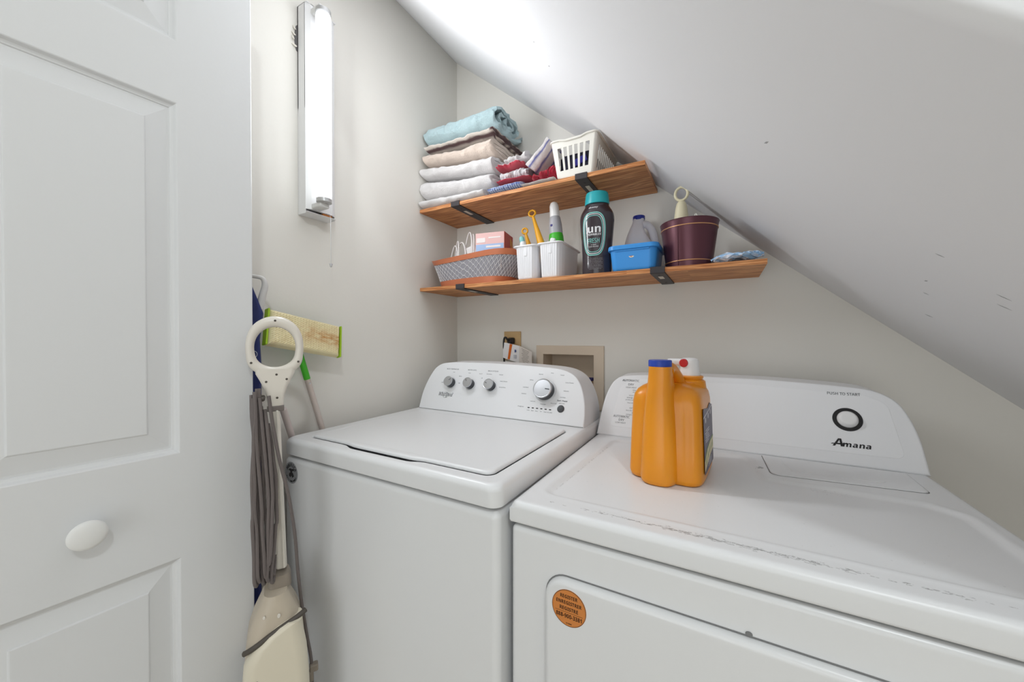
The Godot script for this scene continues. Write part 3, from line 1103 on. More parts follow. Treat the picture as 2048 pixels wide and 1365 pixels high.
	# console
	var ang := atan(0.085 / 0.184)
	var ff := face_frame(-0.545, H, ang)
	m = MB.new()
	var line := curve([Vector2(0.001, 0.001), Vector2(0.010, 0.094), Vector2(0.024, 0.152), Vector2(0.044, 0.184), Vector2(0.081, 0.1985), Vector2(0.219, 0.205), Vector2(0.411, 0.206), Vector2(0.522, 0.202), Vector2(0.625, 0.195), Vector2(0.667, 0.187), Vector2(0.699, 0.166), Vector2(0.717, 0.132), Vector2(0.730, 0.078), Vector2(0.736, 0.001)], 6)
	console(m, line, ff, -0.72, 0.005)
	var cons := obj("console", m, M.console, t, 40.0)
	m = MB.new()
	slab(m, round_poly([Vector2(0.040, 0.030), Vector2(0.700, 0.030), Vector2(0.683, 0.158), Vector2(0.640, 0.176), Vector2(0.40, 0.188), Vector2(0.10, 0.186), Vector2(0.060, 0.160)], [0.01, 0.014, 0.03, 0.05, 0, 0.04, 0.03], 5), 0.0006, 0.0004, ff, 1)
	obj("console_overlay", m, plain(srgb(242, 243, 245), 0.3, 0.5), cons)
	m = MB.new()
	rbox(m, Vector3(0.3685, H + 0.0006, -0.635), Vector3(0.729, 0.0011, 0.172), 0.0005, Basis(), 1)
	obj("console_gasket", m, M.gasket, t)
	var of := ff.translated_local(Vector3(0, 0, 0.0006))
	m = MB.new()
	letters(m, "PUSH TO START", 0.605, 0.1755, 0.063, 0.0068, of)
	letters(m, "AUTOMATIC", 0.090, 0.180, 0.052, 0.0066, of)
	letters(m, "DRY", 0.092, 0.167, 0.017, 0.0066, of)
	letters(m, "AUTOMATIC", 0.072, 0.0625, 0.049, 0.0068, of)
	letters(m, "DRY", 0.073, 0.052, 0.016, 0.0066, of)
	obj("lettering", m, M.print_dark, cons)
	m = MB.new()
	for q in [["HIGH HEAT", 0.093, 0.157, 0.032], ["very", 0.103, 0.148, 0.010], ["dry", 0.103, 0.142, 0.008], ["more dry", 0.100, 0.131, 0.022], ["energy", 0.092, 0.123, 0.018], ["preferred", 0.092, 0.1165, 0.024], ["less dry", 0.096, 0.107, 0.020], ["OFF", 0.100, 0.091, 0.012], ["less dry", 0.093, 0.083, 0.018], ["dry", 0.105, 0.076, 0.008], ["energy preferred", 0.103, 0.0705, 0.036], ["LOW HEAT", 0.071, 0.043, 0.031]]:
		letters(m, q[0], q[1], q[2], q[3], 0.0046, of)
	obj("small_lettering", m, M.print, cons)
	m = MB.new()
	letters(m, "A", 0.586, 0.0535, 0.020, 0.0185, of, true, 0.0006, null, 0.25)
	letters(m, "mana", 0.6185, 0.049, 0.050, 0.0095, of, true, 0.0006, null, 0.2)
	slab(m, [Vector2(0.571, 0.0485), Vector2(0.603, 0.0505), Vector2(0.603, 0.0525), Vector2(0.573, 0.0505)], 0.0006, 0.0001, of, 1)
	obj("logo", m, M.black, cons)
	# push button: black ring, white dome
	m = MB.new()
	var bx := ff * Transform3D(Basis(Vector3(1, 0, 0), PI / 2), Vector3(0.607, 0.111, 0))
	lathe(m, [Vector2(0.0285, 0), Vector2(0.0285, 0.0012), Vector2(0.028, 0.0018), Vector2(0.0205, 0.0020), Vector2(0.0200, 0.001)], 48, bx)
	var ring2 := obj("button_ring", m, M.black, t)
	m = MB.new()
	lathe(m, [Vector2(0.0202, 0.0004), Vector2(0.0202, 0.003), Vector2(0.0195, 0.0055), Vector2(0.0172, 0.010), Vector2(0.0155, 0.0125), Vector2(0.0135, 0.0138), Vector2(0.010, 0.0136), Vector2(0, 0.0132)], 48, bx)
	obj("push_button", m, M.white_plastic, ring2)
	dial(t, ff, 0.185, 0.115, 0.032, 0.026, 1.6)
	# front door with a gasket line round it
	var front := Transform3D(Basis(), Vector3(0, 0, -0.0032))
	var dr := rrect(0.588, 0.62, 0.036, 8, Vector2(0.368, H - 0.108 - 0.31))
	m = MB.new()
	slab(m, inset(dr, -0.0022), 0.0012, 0.0004, front, 1)
	obj("door_gasket", m, M.gasket, t)
	m = MB.new()
	slab(m, dr, 0.0135, 0.009, front, 5)
	var door := obj("door", m, M.enamel, t)
	m = MB.new()
	rbox(m, Vector3(0.104, H - 0.360, 0.0105), Vector3(0.024, 0.12, 0.014), 0.006, Basis(), 3)
	obj("door_handle", m, M.enamel, door)
	m = MB.new()
	disc(m, 0.0036, 0.0015, 0.0006, Transform3D(Basis(), Vector3(0.373, H - 0.104, -0.0028)), 1.2, 14)
	obj("catch", m, M.gasket, t)
	# orange register sticker
	m = MB.new()
	var sf := Transform3D(Basis(), Vector3(0.119, H - 0.151, 0.0103))
	disc(m, 0.0305, 0.0005, 0.0001, sf, 0.98, 48)
	var st := obj("sticker", m, plain(srgb(214, 134, 66), 0.25, 0.5), door)
	st.set_meta("label", "round orange sticker reading REGISTER and a telephone number")
	# print: the sticker's rim and words (one piece with the sticker's part, two levels down from the dryer)
	m = MB.new()
	var rim := []
	for k in 48:
		rim.append(sf * Vector3(cos(TAU * k / 48) * 0.0292, sin(TAU * k / 48) * 0.0298, 0.0005))
	tube(m, rim, 0.0004, 5, true)
	letters(m, "REGISTER", 0, 0.0185, 0.030, 0.0058, sf.translated(Vector3(0, 0, 0.0005)), true)
	letters(m, "ENREGISTRER", 0, 0.0085, 0.044, 0.0058, sf.translated(Vector3(0, 0, 0.0005)), true)
	letters(m, "REGISTRE", 0, -0.0015, 0.032, 0.0058, sf.translated(Vector3(0, 0, 0.0005)), true)
	letters(m, "888-900-3381", 0, -0.0135, 0.045, 0.0068, sf.translated(Vector3(0, 0, 0.0005)), true)
	letters(m, "W10868", 0, -0.0255, 0.010, 0.002, sf.translated(Vector3(0, 0, 0.0005)))
	slab(m, rrect(0.048, 0.0004, 0.0001, 1, Vector2(0, -0.0075)), 0.0003, 0.0001, sf.translated(Vector3(0, 0, 0.0005)), 1)
	obj("sticker_print", m, plain(srgb(70, 44, 26), 0.5, 0.3), door)

# ------------------------------------------------------------------ shelves
func build_shelves() -> void:
	var oak := plain(Color.WHITE, 0.5, 0.4)
	oak.albedo_texture = wood_image(srgb(164, 98, 54), srgb(240, 178, 120), 7)
	for q in [[0.0015, 0.8850, 1.7428, 0.0126, "upper wooden wall shelf holding the stack of towels", [0.185, 0.690]], [0.0015, 1.1861, 1.4221, 0.013, "lower wooden wall shelf holding bottles and small tubs", [0.2075, 0.921]]]:
		var x0: float = q[0]
		var x1: float = q[1]
		var y1: float = q[2]
		var th: float = q[3]
		var D := 0.25
		var t := thing("wall_shelf", q[4], "shelf", Vector3(0, 0, 0))
		var m := MB.new()
		m.use_uv = true
		m.begin()
		var c := func(i: int) -> Vector3:
			return Vector3(x1 if i & 1 else x0, y1 if i & 2 else y1 - th, (D - 0.0012) if i & 4 else 0.0008)
		for f in [[0, 2, 3, 1, 0], [4, 5, 7, 6, 0], [0, 1, 5, 4, 1], [2, 6, 7, 3, 1], [0, 4, 6, 2, 2], [1, 3, 7, 5, 2]]:
			var uvs := []
			for k in 4:
				var v: Vector3 = c.call(f[k])
				uvs.append([Vector2(v.x, v.y), Vector2(v.x, v.z * 1.0), Vector2(v.z, v.y)][f[4]] * Vector2(1.0, 4.0))
			m.tri_uv(c.call(f[0]), c.call(f[1]), c.call(f[2]), uvs[0], uvs[1], uvs[2])
			m.tri_uv(c.call(f[0]), c.call(f[2]), c.call(f[3]), uvs[0], uvs[2], uvs[3])
		m.end()
		obj("board", m, oak, t)
		# edge strip along the front, of the same oak
		m = MB.new()
		m.use_uv = true
		m.begin()
		c = func(i: int) -> Vector3:
			return Vector3(x1 if i & 1 else x0, (y1 + 0.0002) if i & 2 else y1 - th - 0.0002, D if i & 4 else D - 0.0012)
		for f in [[0, 2, 3, 1], [4, 5, 7, 6], [0, 1, 5, 4], [2, 6, 7, 3], [0, 4, 6, 2], [1, 3, 7, 5]]:
			var uv2 := []
			for k in 4:
				var v: Vector3 = c.call(f[k])
				uv2.append(Vector2(v.x * 1.2, v.y * 7.0 + v.z))
			m.tri_uv(c.call(f[0]), c.call(f[1]), c.call(f[2]), uv2[0], uv2[1], uv2[2])
			m.tri_uv(c.call(f[0]), c.call(f[2]), c.call(f[3]), uv2[0], uv2[2], uv2[3])
		m.end()
		obj("edge_strip", m, oak, t)
		# flat steel brackets: bar under the board, lip up the front
		for bx in q[5]:
			m = MB.new()
			var b := 0.004
			var prof := [Vector2(0.0008, y1 - th), Vector2(0.0008, y1 - th - b), Vector2(D + b, y1 - th - b), Vector2(D + b, y1 + 0.003), Vector2(D, y1 + 0.003), Vector2(D, y1 - th)]
			prof = round_poly(prof, [0.0, 0.0, 0.003, 0.0005, 0.0005, 0.0], 3)
			slab(m, prof, 0.040, 0.0006, Transform3D(Basis(Vector3(0, 0, 1), Vector3(0, 1, 0), Vector3(-1, 0, 0)), Vector3(bx + 0.020, 0, 0)), 1, true)
			var br := obj("bracket", m, M.bracket, t, 35.0)
			m = MB.new()
			var dn := Transform3D(Basis(Vector3(0, 0, 1), Vector3(1, 0, 0), Vector3(0, -1, 0)), Vector3(bx, y1 - th - b, 0))
			slab(m, rrect(0.05, 0.014, 0.001, 2, Vector2(0.165, 0)), 0.0003, 0.0001, dn, 1)
			obj("sticker", m, M.sticker, br)
			m = MB.new()
			for z in [0.055, 0.215]:
				disc(m, 0.0035, 0.0008, 0.0003, dn.translated_local(Vector3(z, 0, 0)), 1.0, 12)
			each("screw", m, M.black, br)

# ------------------------------------------------------------------ detergent jug
func build_jug() -> void:
	var t := thing("detergent_jug", "big orange detergent jug with a blue cap on the dryer", "jug", Vector3(0.986, 0.9145, 0.478), -0.09)
	var fw := func(a: float) -> float:
		return a
	# cross-section at height y: a rounded block with a column standing out of the front
	var section := func(y: float, hw: float, zb: float, zf: float, cw: float, bump: float, side: float) -> Array:
		var out := []
		var n := 72
		for i in n:
			var a := TAU * i / n
			var ca := cos(a)
			var sa := sin(a)
			var e := 0.34
			var x := signf(ca) * pow(absf(ca), e) * hw
			var z := signf(sa) * pow(absf(sa), e)
			var zz := (zf if z > 0 else zb) * absf(z) * signf(z)
			if sa > 0:
				var g := exp(-pow((x + 0.006) / maxf(cw, 0.001), 4.0))
				zz += bump * g * smoothstep(0.1, 0.8, sa)
				# hollows beside the column
				zz -= side * exp(-pow((absf(x + 0.006) - cw * 1.45) / 0.012, 2)) * smoothstep(0.2, 0.9, sa)
			out.append(Vector3(x, y, zz))
		return out
	var m := MB.new()
	var rings := []
	for q in [[0.0, 0.070, 0.093, 0.088], [0.003, 0.074, 0.098, 0.093], [0.012, 0.0765, 0.101, 0.096], [0.05, 0.0755, 0.100, 0.095], [0.10, 0.0740, 0.098, 0.093], [0.14, 0.0725, 0.096, 0.091], [0.165, 0.0715, 0.095, 0.089], [0.180, 0.0685, 0.092, 0.085], [0.190, 0.063, 0.087, 0.078], [0.197, 0.054, 0.079, 0.067], [0.2015, 0.042, 0.066, 0.052], [0.2035, 0.028, 0.05, 0.036]]:
		var groove := 0.005 * (1.0 - smoothstep(0.14, 0.19, q[0])) * smoothstep(0.0, 0.03, q[0])
		rings.append(section.call(q[0], q[1], q[2], q[3], 0.036, 0.0, groove))
	loft(m, rings)
	obj("body", m, M.orange_plastic, t, 50.0)
	# column: stands out of the front from the foot, narrows and rises to the blue cap
	m = MB.new()
	var path := [[0.0, 0.033, 0.0565, 0.062], [0.003, 0.037, 0.0605, 0.062], [0.012, 0.0395, 0.0625, 0.062], [0.05, 0.0385, 0.060, 0.062], [0.10, 0.0360, 0.056, 0.063], [0.14, 0.0335, 0.052, 0.064], [0.17, 0.0305, 0.047, 0.066], [0.19, 0.0275, 0.041, 0.069], [0.205, 0.0252, 0.034, 0.073], [0.22, 0.0238, 0.0285, 0.076], [0.235, 0.0229, 0.0255, 0.078], [0.243, 0.0225, 0.0245, 0.078]]
	rings = []
	for q in path:
		var rg := []
		for i in 40:
			var a := TAU * i / 40
			rg.append(Vector3(-0.008 + signf(cos(a)) * pow(absf(cos(a)), 0.62) * q[1], q[0], q[3] + signf(sin(a)) * pow(absf(sin(a)), 0.75) * q[2]))
		rings.append(rg)
	loft(m, rings)
	var hp := curve([Vector3(0.0, 0.232, 0.066), Vector3(0.002, 0.237, 0.050), Vector3(0.006, 0.228, 0.026), Vector3(0.012, 0.208, 0.006), Vector3(0.014, 0.185, -0.004)], 6)
	var hr := []
	for i in hp.size():
		hr.append(0.0175 - 0.003 * sin(PI * i / (hp.size() - 1.0)))
	tube(m, hp, hr, 18)
	obj("handle", m, M.orange_plastic, t, 50.0)
	m = MB.new()
	lathe(m, [Vector2(0.0232, 0.243), Vector2(0.0235, 0.244), Vector2(0.0235, 0.2545), Vector2(0.0225, 0.2565), Vector2(0, 0.257)], 36, Transform3D(Basis(), Vector3(-0.009, 0, 0.078)), 1.0, 1.05)
	obj("vent_cap", m, M.blue_cap, t)
	# neck and white tap with a red button
	m = MB.new()
	lathe(m, [Vector2(0.036, 0.19), Vector2(0.034, 0.205), Vector2(0.028, 0.209), Vector2(0.030, 0.212), Vector2(0.030, 0.216), Vector2(0.022, 0.218)], 36, Transform3D(Basis(), Vector3(0.030, 0, -0.035)))
	obj("neck", m, M.orange_plastic, t)
	m = MB.new()
	lathe(m, [Vector2(0.023, 0.214), Vector2(0.0235, 0.222), Vector2(0.0215, 0.226), Vector2(0.0205, 0.250), Vector2(0.0185, 0.2545), Vector2(0.012, 0.257), Vector2(0, 0.2575)], 36, Transform3D(Basis(), Vector3(0.030, 0, -0.035)))
	rbox(m, Vector3(0.006, 0.247, -0.030), Vector3(0.045, 0.016, 0.026), 0.006, Basis(), 3)
	var tap := obj("tap", m, M.white_plastic, t)
	m = MB.new()
	disc(m, 0.0095, 0.007, 0.002, Transform3D(Basis(Vector3(0, 1, 0), -0.1), Vector3(0.022, 0.246, -0.0185)), 1.0, 28)
	obj("tap_button", m, M.red, tap)
	# label on the side that looks along the dryer
	m = MB.new()
	var sidef := Transform3D(Basis(Vector3(0, 0, -1), Vector3(0, 1, 0), Vector3(1, 0, 0)), Vector3(0.0735, 0, 0))
	var bend := func(f: Vector3) -> Vector3:
		var q := Vector3(0.0766 - 0.032 * maxf(0.0, f.y - 0.012) + f.z, f.y, -f.x)
		return q
	var sheet := func(mm: MB, pts: Array, d: float) -> void:
		slab(mm, pts, d, 0.0001, sidef, 1)
	var lab := MB.new()
	slab(lab, round_poly([Vector2(-0.066, 0.022), Vector2(0.068, 0.022), Vector2(0.068, 0.148), Vector2(0.030, 0.158), Vector2(0.0, 0.150), Vector2(-0.066, 0.158)], 0.006, 3), 0.0005, 0.0001, Transform3D(Basis(Vector3(0, 0, -1), Vector3(-0.034, 1, 0), Vector3(1, 0.034, 0)), Vector3(0.0778, 0, 0)), 1)
	var lb := obj("label", lab, plain(srgb(92, 84, 104), 0.4, 0.4), t)
	lb.set_meta("label", "purple grey printed label with a cream band")
	var lf := Transform3D(Basis(Vector3(0, 0, -1), Vector3(-0.034, 1, 0), Vector3(1, 0.034, 0)), Vector3(0.0783, 0, 0))
	lab = MB.new()
	slab(lab, [Vector2(-0.066, 0.050), Vector2(-0.03, 0.066), Vector2(0.02, 0.074), Vector2(0.068, 0.076), Vector2(0.068, 0.050), Vector2(0.02, 0.046), Vector2(-0.066, 0.030)], 0.0003, 0.0001, lf, 1)
	obj("cream_band", lab, plain(srgb(226, 212, 170), 0.4, 0.4), lb)
	lab = MB.new()
	slab(lab, [Vector2(-0.066, 0.050), Vector2(-0.03, 0.066), Vector2(0.02, 0.074), Vector2(0.068, 0.076), Vector2(0.068, 0.079), Vector2(0.02, 0.077), Vector2(-0.03, 0.069), Vector2(-0.066, 0.053)], 0.0004, 0.0001, lf, 1)
	for q in [[-0.045, 0.047], [-0.02, 0.056], [0.005, 0.060], [0.03, 0.062], [0.052, 0.063]]:
		slab(lab, [Vector2(q[0] - 0.004, q[1] - 0.008), Vector2(q[0] + 0.004, q[1] - 0.004), Vector2(q[0] + 0.001, q[1] + 0.007)], 0.0006, 0.0001, lf, 1)
	obj("green_print", lab, plain(srgb(118, 150, 74), 0.4, 0.4), lb)
	lab = MB.new()
	for k in 6:
		slab(lab, rrect(0.05 + 0.012 * sin(k * 2.1), 0.0018, 0.0004, 1, Vector2(-0.02 + 0.004 * cos(k * 1.7), 0.108 - k * 0.0048)), 0.0003, 0.0001, lf, 1)
	for q in [[-0.04, 0.130], [0.0, 0.134], [0.036, 0.137]]:
		disc(lab, 0.006, 0.0004, 0.0001, lf.translated_local(Vector3(q[0], q[1], 0)), 1.0, 16)
	slab(lab, [Vector2(-0.066, 0.137), Vector2(0.068, 0.147), Vector2(0.068, 0.150), Vector2(-0.066, 0.140)], 0.0003, 0.0001, lf, 1)
	for k in 4:
		slab(lab, rrect(0.05, 0.0012, 0.0003, 1, Vector2(0.01, 0.040 - k * 0.004)), 0.0003, 0.0001, lf, 1)
	obj("white_print", lab, plain(srgb(216, 212, 218), 0.5, 0.3), lb)

# ------------------------------------------------------------------ on the back wall
func build_wall_fittings() -> void:
	# electrical outlet plate
	var t := thing("outlet", "tan outlet plate on the wall behind the washer", "outlet", Vector3(0.2995, 1.17, 0))
	var m := MB.new()
	rbox(m, Vector3(0, 0.013, 0.003), Vector3(0.082, 0.124, 0.006), 0.0025, Basis(), 2)
	obj("cover_plate", m, plain(srgb(204, 172, 124), 0.45, 0.4), t)
	m = MB.new()
	for y in [0.035, -0.009]:
		slab(m, rrect(0.034, 0.028, 0.010, 5, Vector2(0, y)), 0.0072, 0.001, Transform3D(), 1)
	each("receptacle", m, plain(srgb(190, 158, 112), 0.45, 0.4), t)
	# plug with its cord
	t = thing("power_plug", "black plug and cord in the tan outlet", "plug", Vector3(0.2995, 1.205, 0.0074))
	m = MB.new()
	var rings := []
	for q in [[0.0, 0.014, 0.013], [0.008, 0.015, 0.014], [0.020, 0.013, 0.012], [0.028, 0.009, 0.009]]:
		rings.append(to3(rrect(q[1] * 2, q[2] * 2, 0.006, 4), q[0], Transform3D()))
	loft(m, rings)
	obj("plug_body", m, M.black, t)
	m = MB.new()
	tube(m, curve([Vector3(0, 0, 0.026), Vector3(-0.003, 0.006, 0.036), Vector3(-0.008, 0.014, 0.040), Vector3(-0.015, 0.010, 0.040), Vector3(-0.019, -0.010, 0.038), Vector3(-0.020, -0.05, 0.034), Vector3(-0.02, -0.10, 0.032), Vector3(-0.02, -0.2, 0.03)], 6), 0.0042, 10)
	obj("cord", m, M.black, t)
	# paper tag wrapped round the cord
	t = thing("paper_tag", "white paper tag with an orange stripe round the plug cord", "tag", Vector3(0, 0, 0))
	var tagrow := [[0.2775, 1.199, 1.134, 0.046], [0.300, 1.196, 1.128, 0.049], [0.330, 1.190, 1.120, 0.047], [0.352, 1.184, 1.112, 0.040]]
	var strip := func(mm: MB, rows: Array, off: float) -> void:
		var rr := []
		for q in rows:
			rr.append([Vector3(q[0], q[1], q[3] + off), Vector3(q[0], q[2], q[3] + off), Vector3(q[0], q[2], q[3] + off + 0.0006), Vector3(q[0], q[1], q[3] + off + 0.0006)])
		loft(mm, rr)
	m = MB.new()
	strip.call(m, tagrow, 0.0)
	var pg := obj("front_flap", m, plain(srgb(238, 236, 236), 0.6, 0.3), t)
	m = MB.new()
	var back := [[0.350, 1.186, 1.112, 0.0395], [0.380, 1.173, 1.106, 0.037], [0.408, 1.160, 1.103, 0.034]]
	strip.call(m, back, 0.0)
	var pb := obj("back_flap", m, plain(srgb(222, 214, 206), 0.6, 0.3), t)
	m = MB.new()
	var o0 := func(x: float, y: float, z: float) -> Vector3:
		return Vector3(x, y, z)
	loft(m, [[o0.call(0.312, 1.1925, 0.0486), o0.call(0.302, 1.129, 0.0492), o0.call(0.302, 1.129, 0.0500), o0.call(0.312, 1.1925, 0.0494)], [o0.call(0.324, 1.1905, 0.0478), o0.call(0.312, 1.127, 0.0487), o0.call(0.312, 1.127, 0.0496), o0.call(0.324, 1.1905, 0.0488)]])
	obj("orange_stripe", m, plain(srgb(216, 110, 44), 0.6, 0.3), pg)
	m = MB.new()
	disc(m, 0.006, 0.0006, 0.0002, Transform3D(Basis(Vector3(0, 1, 0), -0.2), Vector3(0.336, 1.163, 0.0464)), 1.1, 16)
	for k in 4:
		rbox(m, Vector3(0.336, 1.145 - k * 0.004, 0.0463), Vector3(0.014, 0.001, 0.001), 0.0002, Basis(Vector3(0, 1, 0), 0.2), 1)
	obj("blue_print", m, plain(srgb(86, 96, 142), 0.6, 0.3), pg)
	m = MB.new()
	for k in 9:
		rbox(m, Vector3(0.379, 1.166 - k * 0.0065, 0.0378), Vector3(0.036 - 0.006 * (k % 3), 0.0016, 0.0008), 0.0002, Basis(Vector3(0, 1, 0), 0.10) * Basis(Vector3(0, 0, 1), -0.42), 1)
	obj("grey_print", m, plain(srgb(150, 140, 134), 0.6, 0.3), pb)
	# recessed washer outlet box
	t = thing("outlet_box", "beige recessed water supply box in the wall behind the washer", "wall box", Vector3(0.5515, 0.94, 0))
	m = MB.new()
	var ox0 := -0.1385
	var ox1 := 0.1455
	var oy0 := 0.0
	var oy1 := 0.2465
	var ix0 := -0.1065
	var ix1 := 0.1065
	var iy0 := 0.022
	var iy1 := 0.2115
	var zf := 0.006
	# flange as a picture frame with eased edges, then the box walls
	var fr := []
	for k in [[0.0, 0.0005], [0.0, zf - 0.003], [0.001, zf - 0.001], [0.003, zf]]:
		fr.append([Vector3(ox0 + k[0], oy0 + k[0], k[1]), Vector3(ox1 - k[0], oy0 + k[0], k[1]), Vector3(ox1 - k[0], oy1 - k[0], k[1]), Vector3(ox0 + k[0], oy1 - k[0], k[1])])
	for k in [[0.0, zf], [0.001, zf - 0.0015], [0.0015, -0.085]]:
		fr.append([Vector3(ix0 + k[0], iy0 + k[0], k[1]), Vector3(ix1 - k[0], iy0 + k[0], k[1]), Vector3(ix1 - k[0], iy1 - k[0], k[1]), Vector3(ix0 + k[0], iy1 - k[0], k[1])])
	m.begin()
	for i in fr.size() - 1:
		for j in 4:
			m.quad(fr[i][j], fr[i + 1][j], fr[i + 1][(j + 1) % 4], fr[i][(j + 1) % 4])
	m.quad(fr[-1][0], fr[-1][3], fr[-1][2], fr[-1][1])
	obj("box_shell", m, M.beige_plastic, t, 30.0)
	for k in 2:
		m = MB.new()
		var vx := 0.078 - 0.06 * k
		lathe(m, [Vector2(0.009, 0.022), Vector2(0.009, 0.07), Vector2(0.012, 0.072), Vector2(0.012, 0.088), Vector2(0.007, 0.092), Vector2(0.007, 0.104)], 16, Transform3D(Basis(), Vector3(vx, 0, -0.05)))
		var v := obj("valve", m, plain(srgb(184, 146, 72), 0.35, 0.5, 0.8), t)
		m = MB.new()
		for a in 6:
			var an := TAU * a / 6
			rbox(m, Vector3(vx + cos(an) * 0.012, 0.112, -0.05 + sin(an) * 0.012), Vector3(0.012, 0.012, 0.012), 0.004, Basis(Vector3.UP, an), 2)
		rbox(m, Vector3(vx, 0.112, -0.05), Vector3(0.018, 0.014, 0.018), 0.004, Basis(), 2)
		obj("valve_wheel", m, plain(srgb(58, 56, 112) if k == 0 else srgb(160, 44, 46), 0.4, 0.4), v)

# ------------------------------------------------------------------ floor-standing cleaners
func build_vacuum() -> void:
	var a := 1.07
	var t := thing("upright_vacuum", "cream upright vacuum with a ring handle and a coiled grey cord", "vacuum cleaner", Vector3(0.225, 0, 0.943), a)
	var ivory := plain(srgb(226, 218, 198), 0.35, 0.5)
	var pearl := plain(srgb(226, 220, 210), 0.3, 0.5)
	var taupe := plain(srgb(148, 138, 126), 0.5, 0.4)
	var dark := plain(srgb(84, 78, 72), 0.5, 0.4)
	var gray := plain(srgb(124, 116, 112), 0.5, 0.4)
	# ring handle running down into a neck: an outline with a hole, in two shells
	var m := MB.new()
	var outer := curve([Vector2(0.0, 1.266), Vector2(0.034, 1.250), Vector2(0.053, 1.212), Vector2(0.050, 1.172), Vector2(0.035, 1.143), Vector2(0.020, 1.112), Vector2(0.0155, 1.075), Vector2(-0.0155, 1.075), Vector2(-0.020, 1.112), Vector2(-0.035, 1.143), Vector2(-0.050, 1.172), Vector2(-0.053, 1.212), Vector2(-0.034, 1.250)], 6, true)
	# sections round the ring: a thick rounded band
	var cx := Vector2(0.0, 1.197)
	var n := 64
	var rings := []
	for i in n + 1:
		var an := TAU * (i % n) / n + PI / 2
		var dir := Vector2(cos(an), sin(an))
		var ro := 0.0545 if dir.y > -0.2 else 0.0545
		ro = Vector2(dir.x * 0.0545, dir.y * 0.069).length()
		var ri := Vector2(dir.x * 0.0385, dir.y * 0.045).length()
		var lowk := smoothstep(0.25, 0.95, -dir.y)
		ri = lerpf(ri, 0.043, lowk)
		ro = lerpf(ro, 0.064, lowk)
		var rg := []
		for k in 12:
			var b := TAU * k / 12
			var rr := lerpf(ri, ro, 0.5 + 0.5 * cos(b))
			rg.append(Vector3(cx.x + dir.x * rr, cx.y + dir.y * rr, sin(b) * 0.011))
		rings.append(rg)
	loft(m, rings, false, false)
	# neck
	rings = []
	for q in [[1.150, 0.037], [1.140, 0.0365], [1.125, 0.029], [1.110, 0.0225], [1.095, 0.018], [1.080, 0.0160], [1.066, 0.0155]]:
		var rg2 := []
		for p in rrect(q[1] * 2, 0.022, 0.009, 5):
			rg2.append(Vector3(p.x, q[0], p.y))
		rings.append(rg2)
	loft(m, rings)
	var hd := obj("handle", m, pearl, t, 45.0)
	m = MB.new()
	for q in [[0.0, 1.256], [0.0435, 1.165], [-0.0435, 1.165], [0.002, 1.138], [0.021, 1.127], [-0.017, 1.123], [0.003, 1.087]]:
		disc(m, 0.0024, 0.0012, 0.0003, Transform3D(Basis(), Vector3(q[0], q[1], 0.0104)), 1.0, 12)
	each("screw", m, dark, hd)
	m = MB.new()
	rbox(m, Vector3(0, 1.0635, 0), Vector3(0.032, 0.012, 0.026), 0.002, Basis(), 2)
	obj("collar", m, gray, t)
	# tube in two ribs
	m = MB.new()
	var tilt := Basis(Vector3(0, 0, 1), 0.034)
	rbox(m, Vector3(0.0035, 0.885, 0), Vector3(0.021, 0.36, 0.022), 0.006, tilt, 3)
	rbox(m, Vector3(0.0085, 0.885, 0.006), Vector3(0.005, 0.35, 0.022), 0.002, tilt, 2)
	obj("tube", m, pearl, t)
	m = MB.new()
	rings = []
	for q in [[0.700, 0.017, 0.006], [0.690, 0.021, 0.006], [0.672, 0.022, 0.006]]:
		var rg3 := []
		for p in rrect(q[1] * 2, 0.05, 0.012, 5):
			rg3.append(Vector3(p.x + q[2], q[0], p.y))
		rings.append(rg3)
	loft(m, rings)
	obj("tube_collar", m, taupe, t)
	# upper body and lower shell
	m = MB.new()
	rings = []
	for q in [[0.674, 0.021], [0.66, 0.027], [0.63, 0.040], [0.60, 0.049], [0.57, 0.053], [0.54, 0.055]]:
		var rg4 := []
		for p in rrect(q[1] * 2, 0.06 + q[1] * 0.9, minf(q[1], 0.028), 6):
			rg4.append(Vector3(p.x - 0.002, q[0], p.y + 0.012))
		rings.append(rg4)
	loft(m, rings)
	obj("upper_body", m, plain(srgb(196, 184, 166), 0.4, 0.45), t)
	m = MB.new()
	var arc := []
	for i in 14:
		var x := lerpf(-0.056, 0.053, i / 13.0)
		arc.append(Vector3(x, 0.628 - 2.2 * pow(x - 0.053, 2) - 0.22 * (0.053 - x), 0.0665 - 0.012 * pow(absf(x) / 0.055, 4)))
	tube(m, arc, 0.0055, 8)
	obj("trim_band", m, dark, t)
	m = MB.new()
	rings = []
	for q in [[0.622, 0.014, 0.034], [0.616, 0.024, 0.024], [0.605, 0.034, 0.014], [0.585, 0.046, 0.005], [0.555, 0.056, 0.0], [0.50, 0.060, 0.0], [0.42, 0.063, 0.0], [0.32, 0.063, 0.0], [0.24, 0.056, 0.0], [0.20, 0.048, 0.0]]:
		var rg5 := []
		for p in rrect(q[1] * 2, 0.05, minf(q[1], 0.024), 6):
			rg5.append(Vector3(p.x + q[2] - 0.001, q[0], p.y + 0.053))
		rings.append(rg5)
	loft(m, rings)
	obj("front_shell", m, ivory, t)
	m = MB.new()
	rbox(m, Vector3(-0.040, 0.42, 0.0775), Vector3(0.016, 0.22, 0.004), 0.002, Basis(), 2)
	obj("side_window", m, dark, t)
	m = MB.new()
	disc(m, 0.0045, 0.002, 0.0008, Transform3D(Basis(), Vector3(0.004, 0.637, 0.0605)), 0.7, 16)
	disc(m, 0.0035, 0.002, 0.0008, Transform3D(Basis(), Vector3(-0.022, 0.640, 0.0565)), 0.7, 16)
	each("button", m, pearl, t)
	# floor head
	m = MB.new()
	rings = []
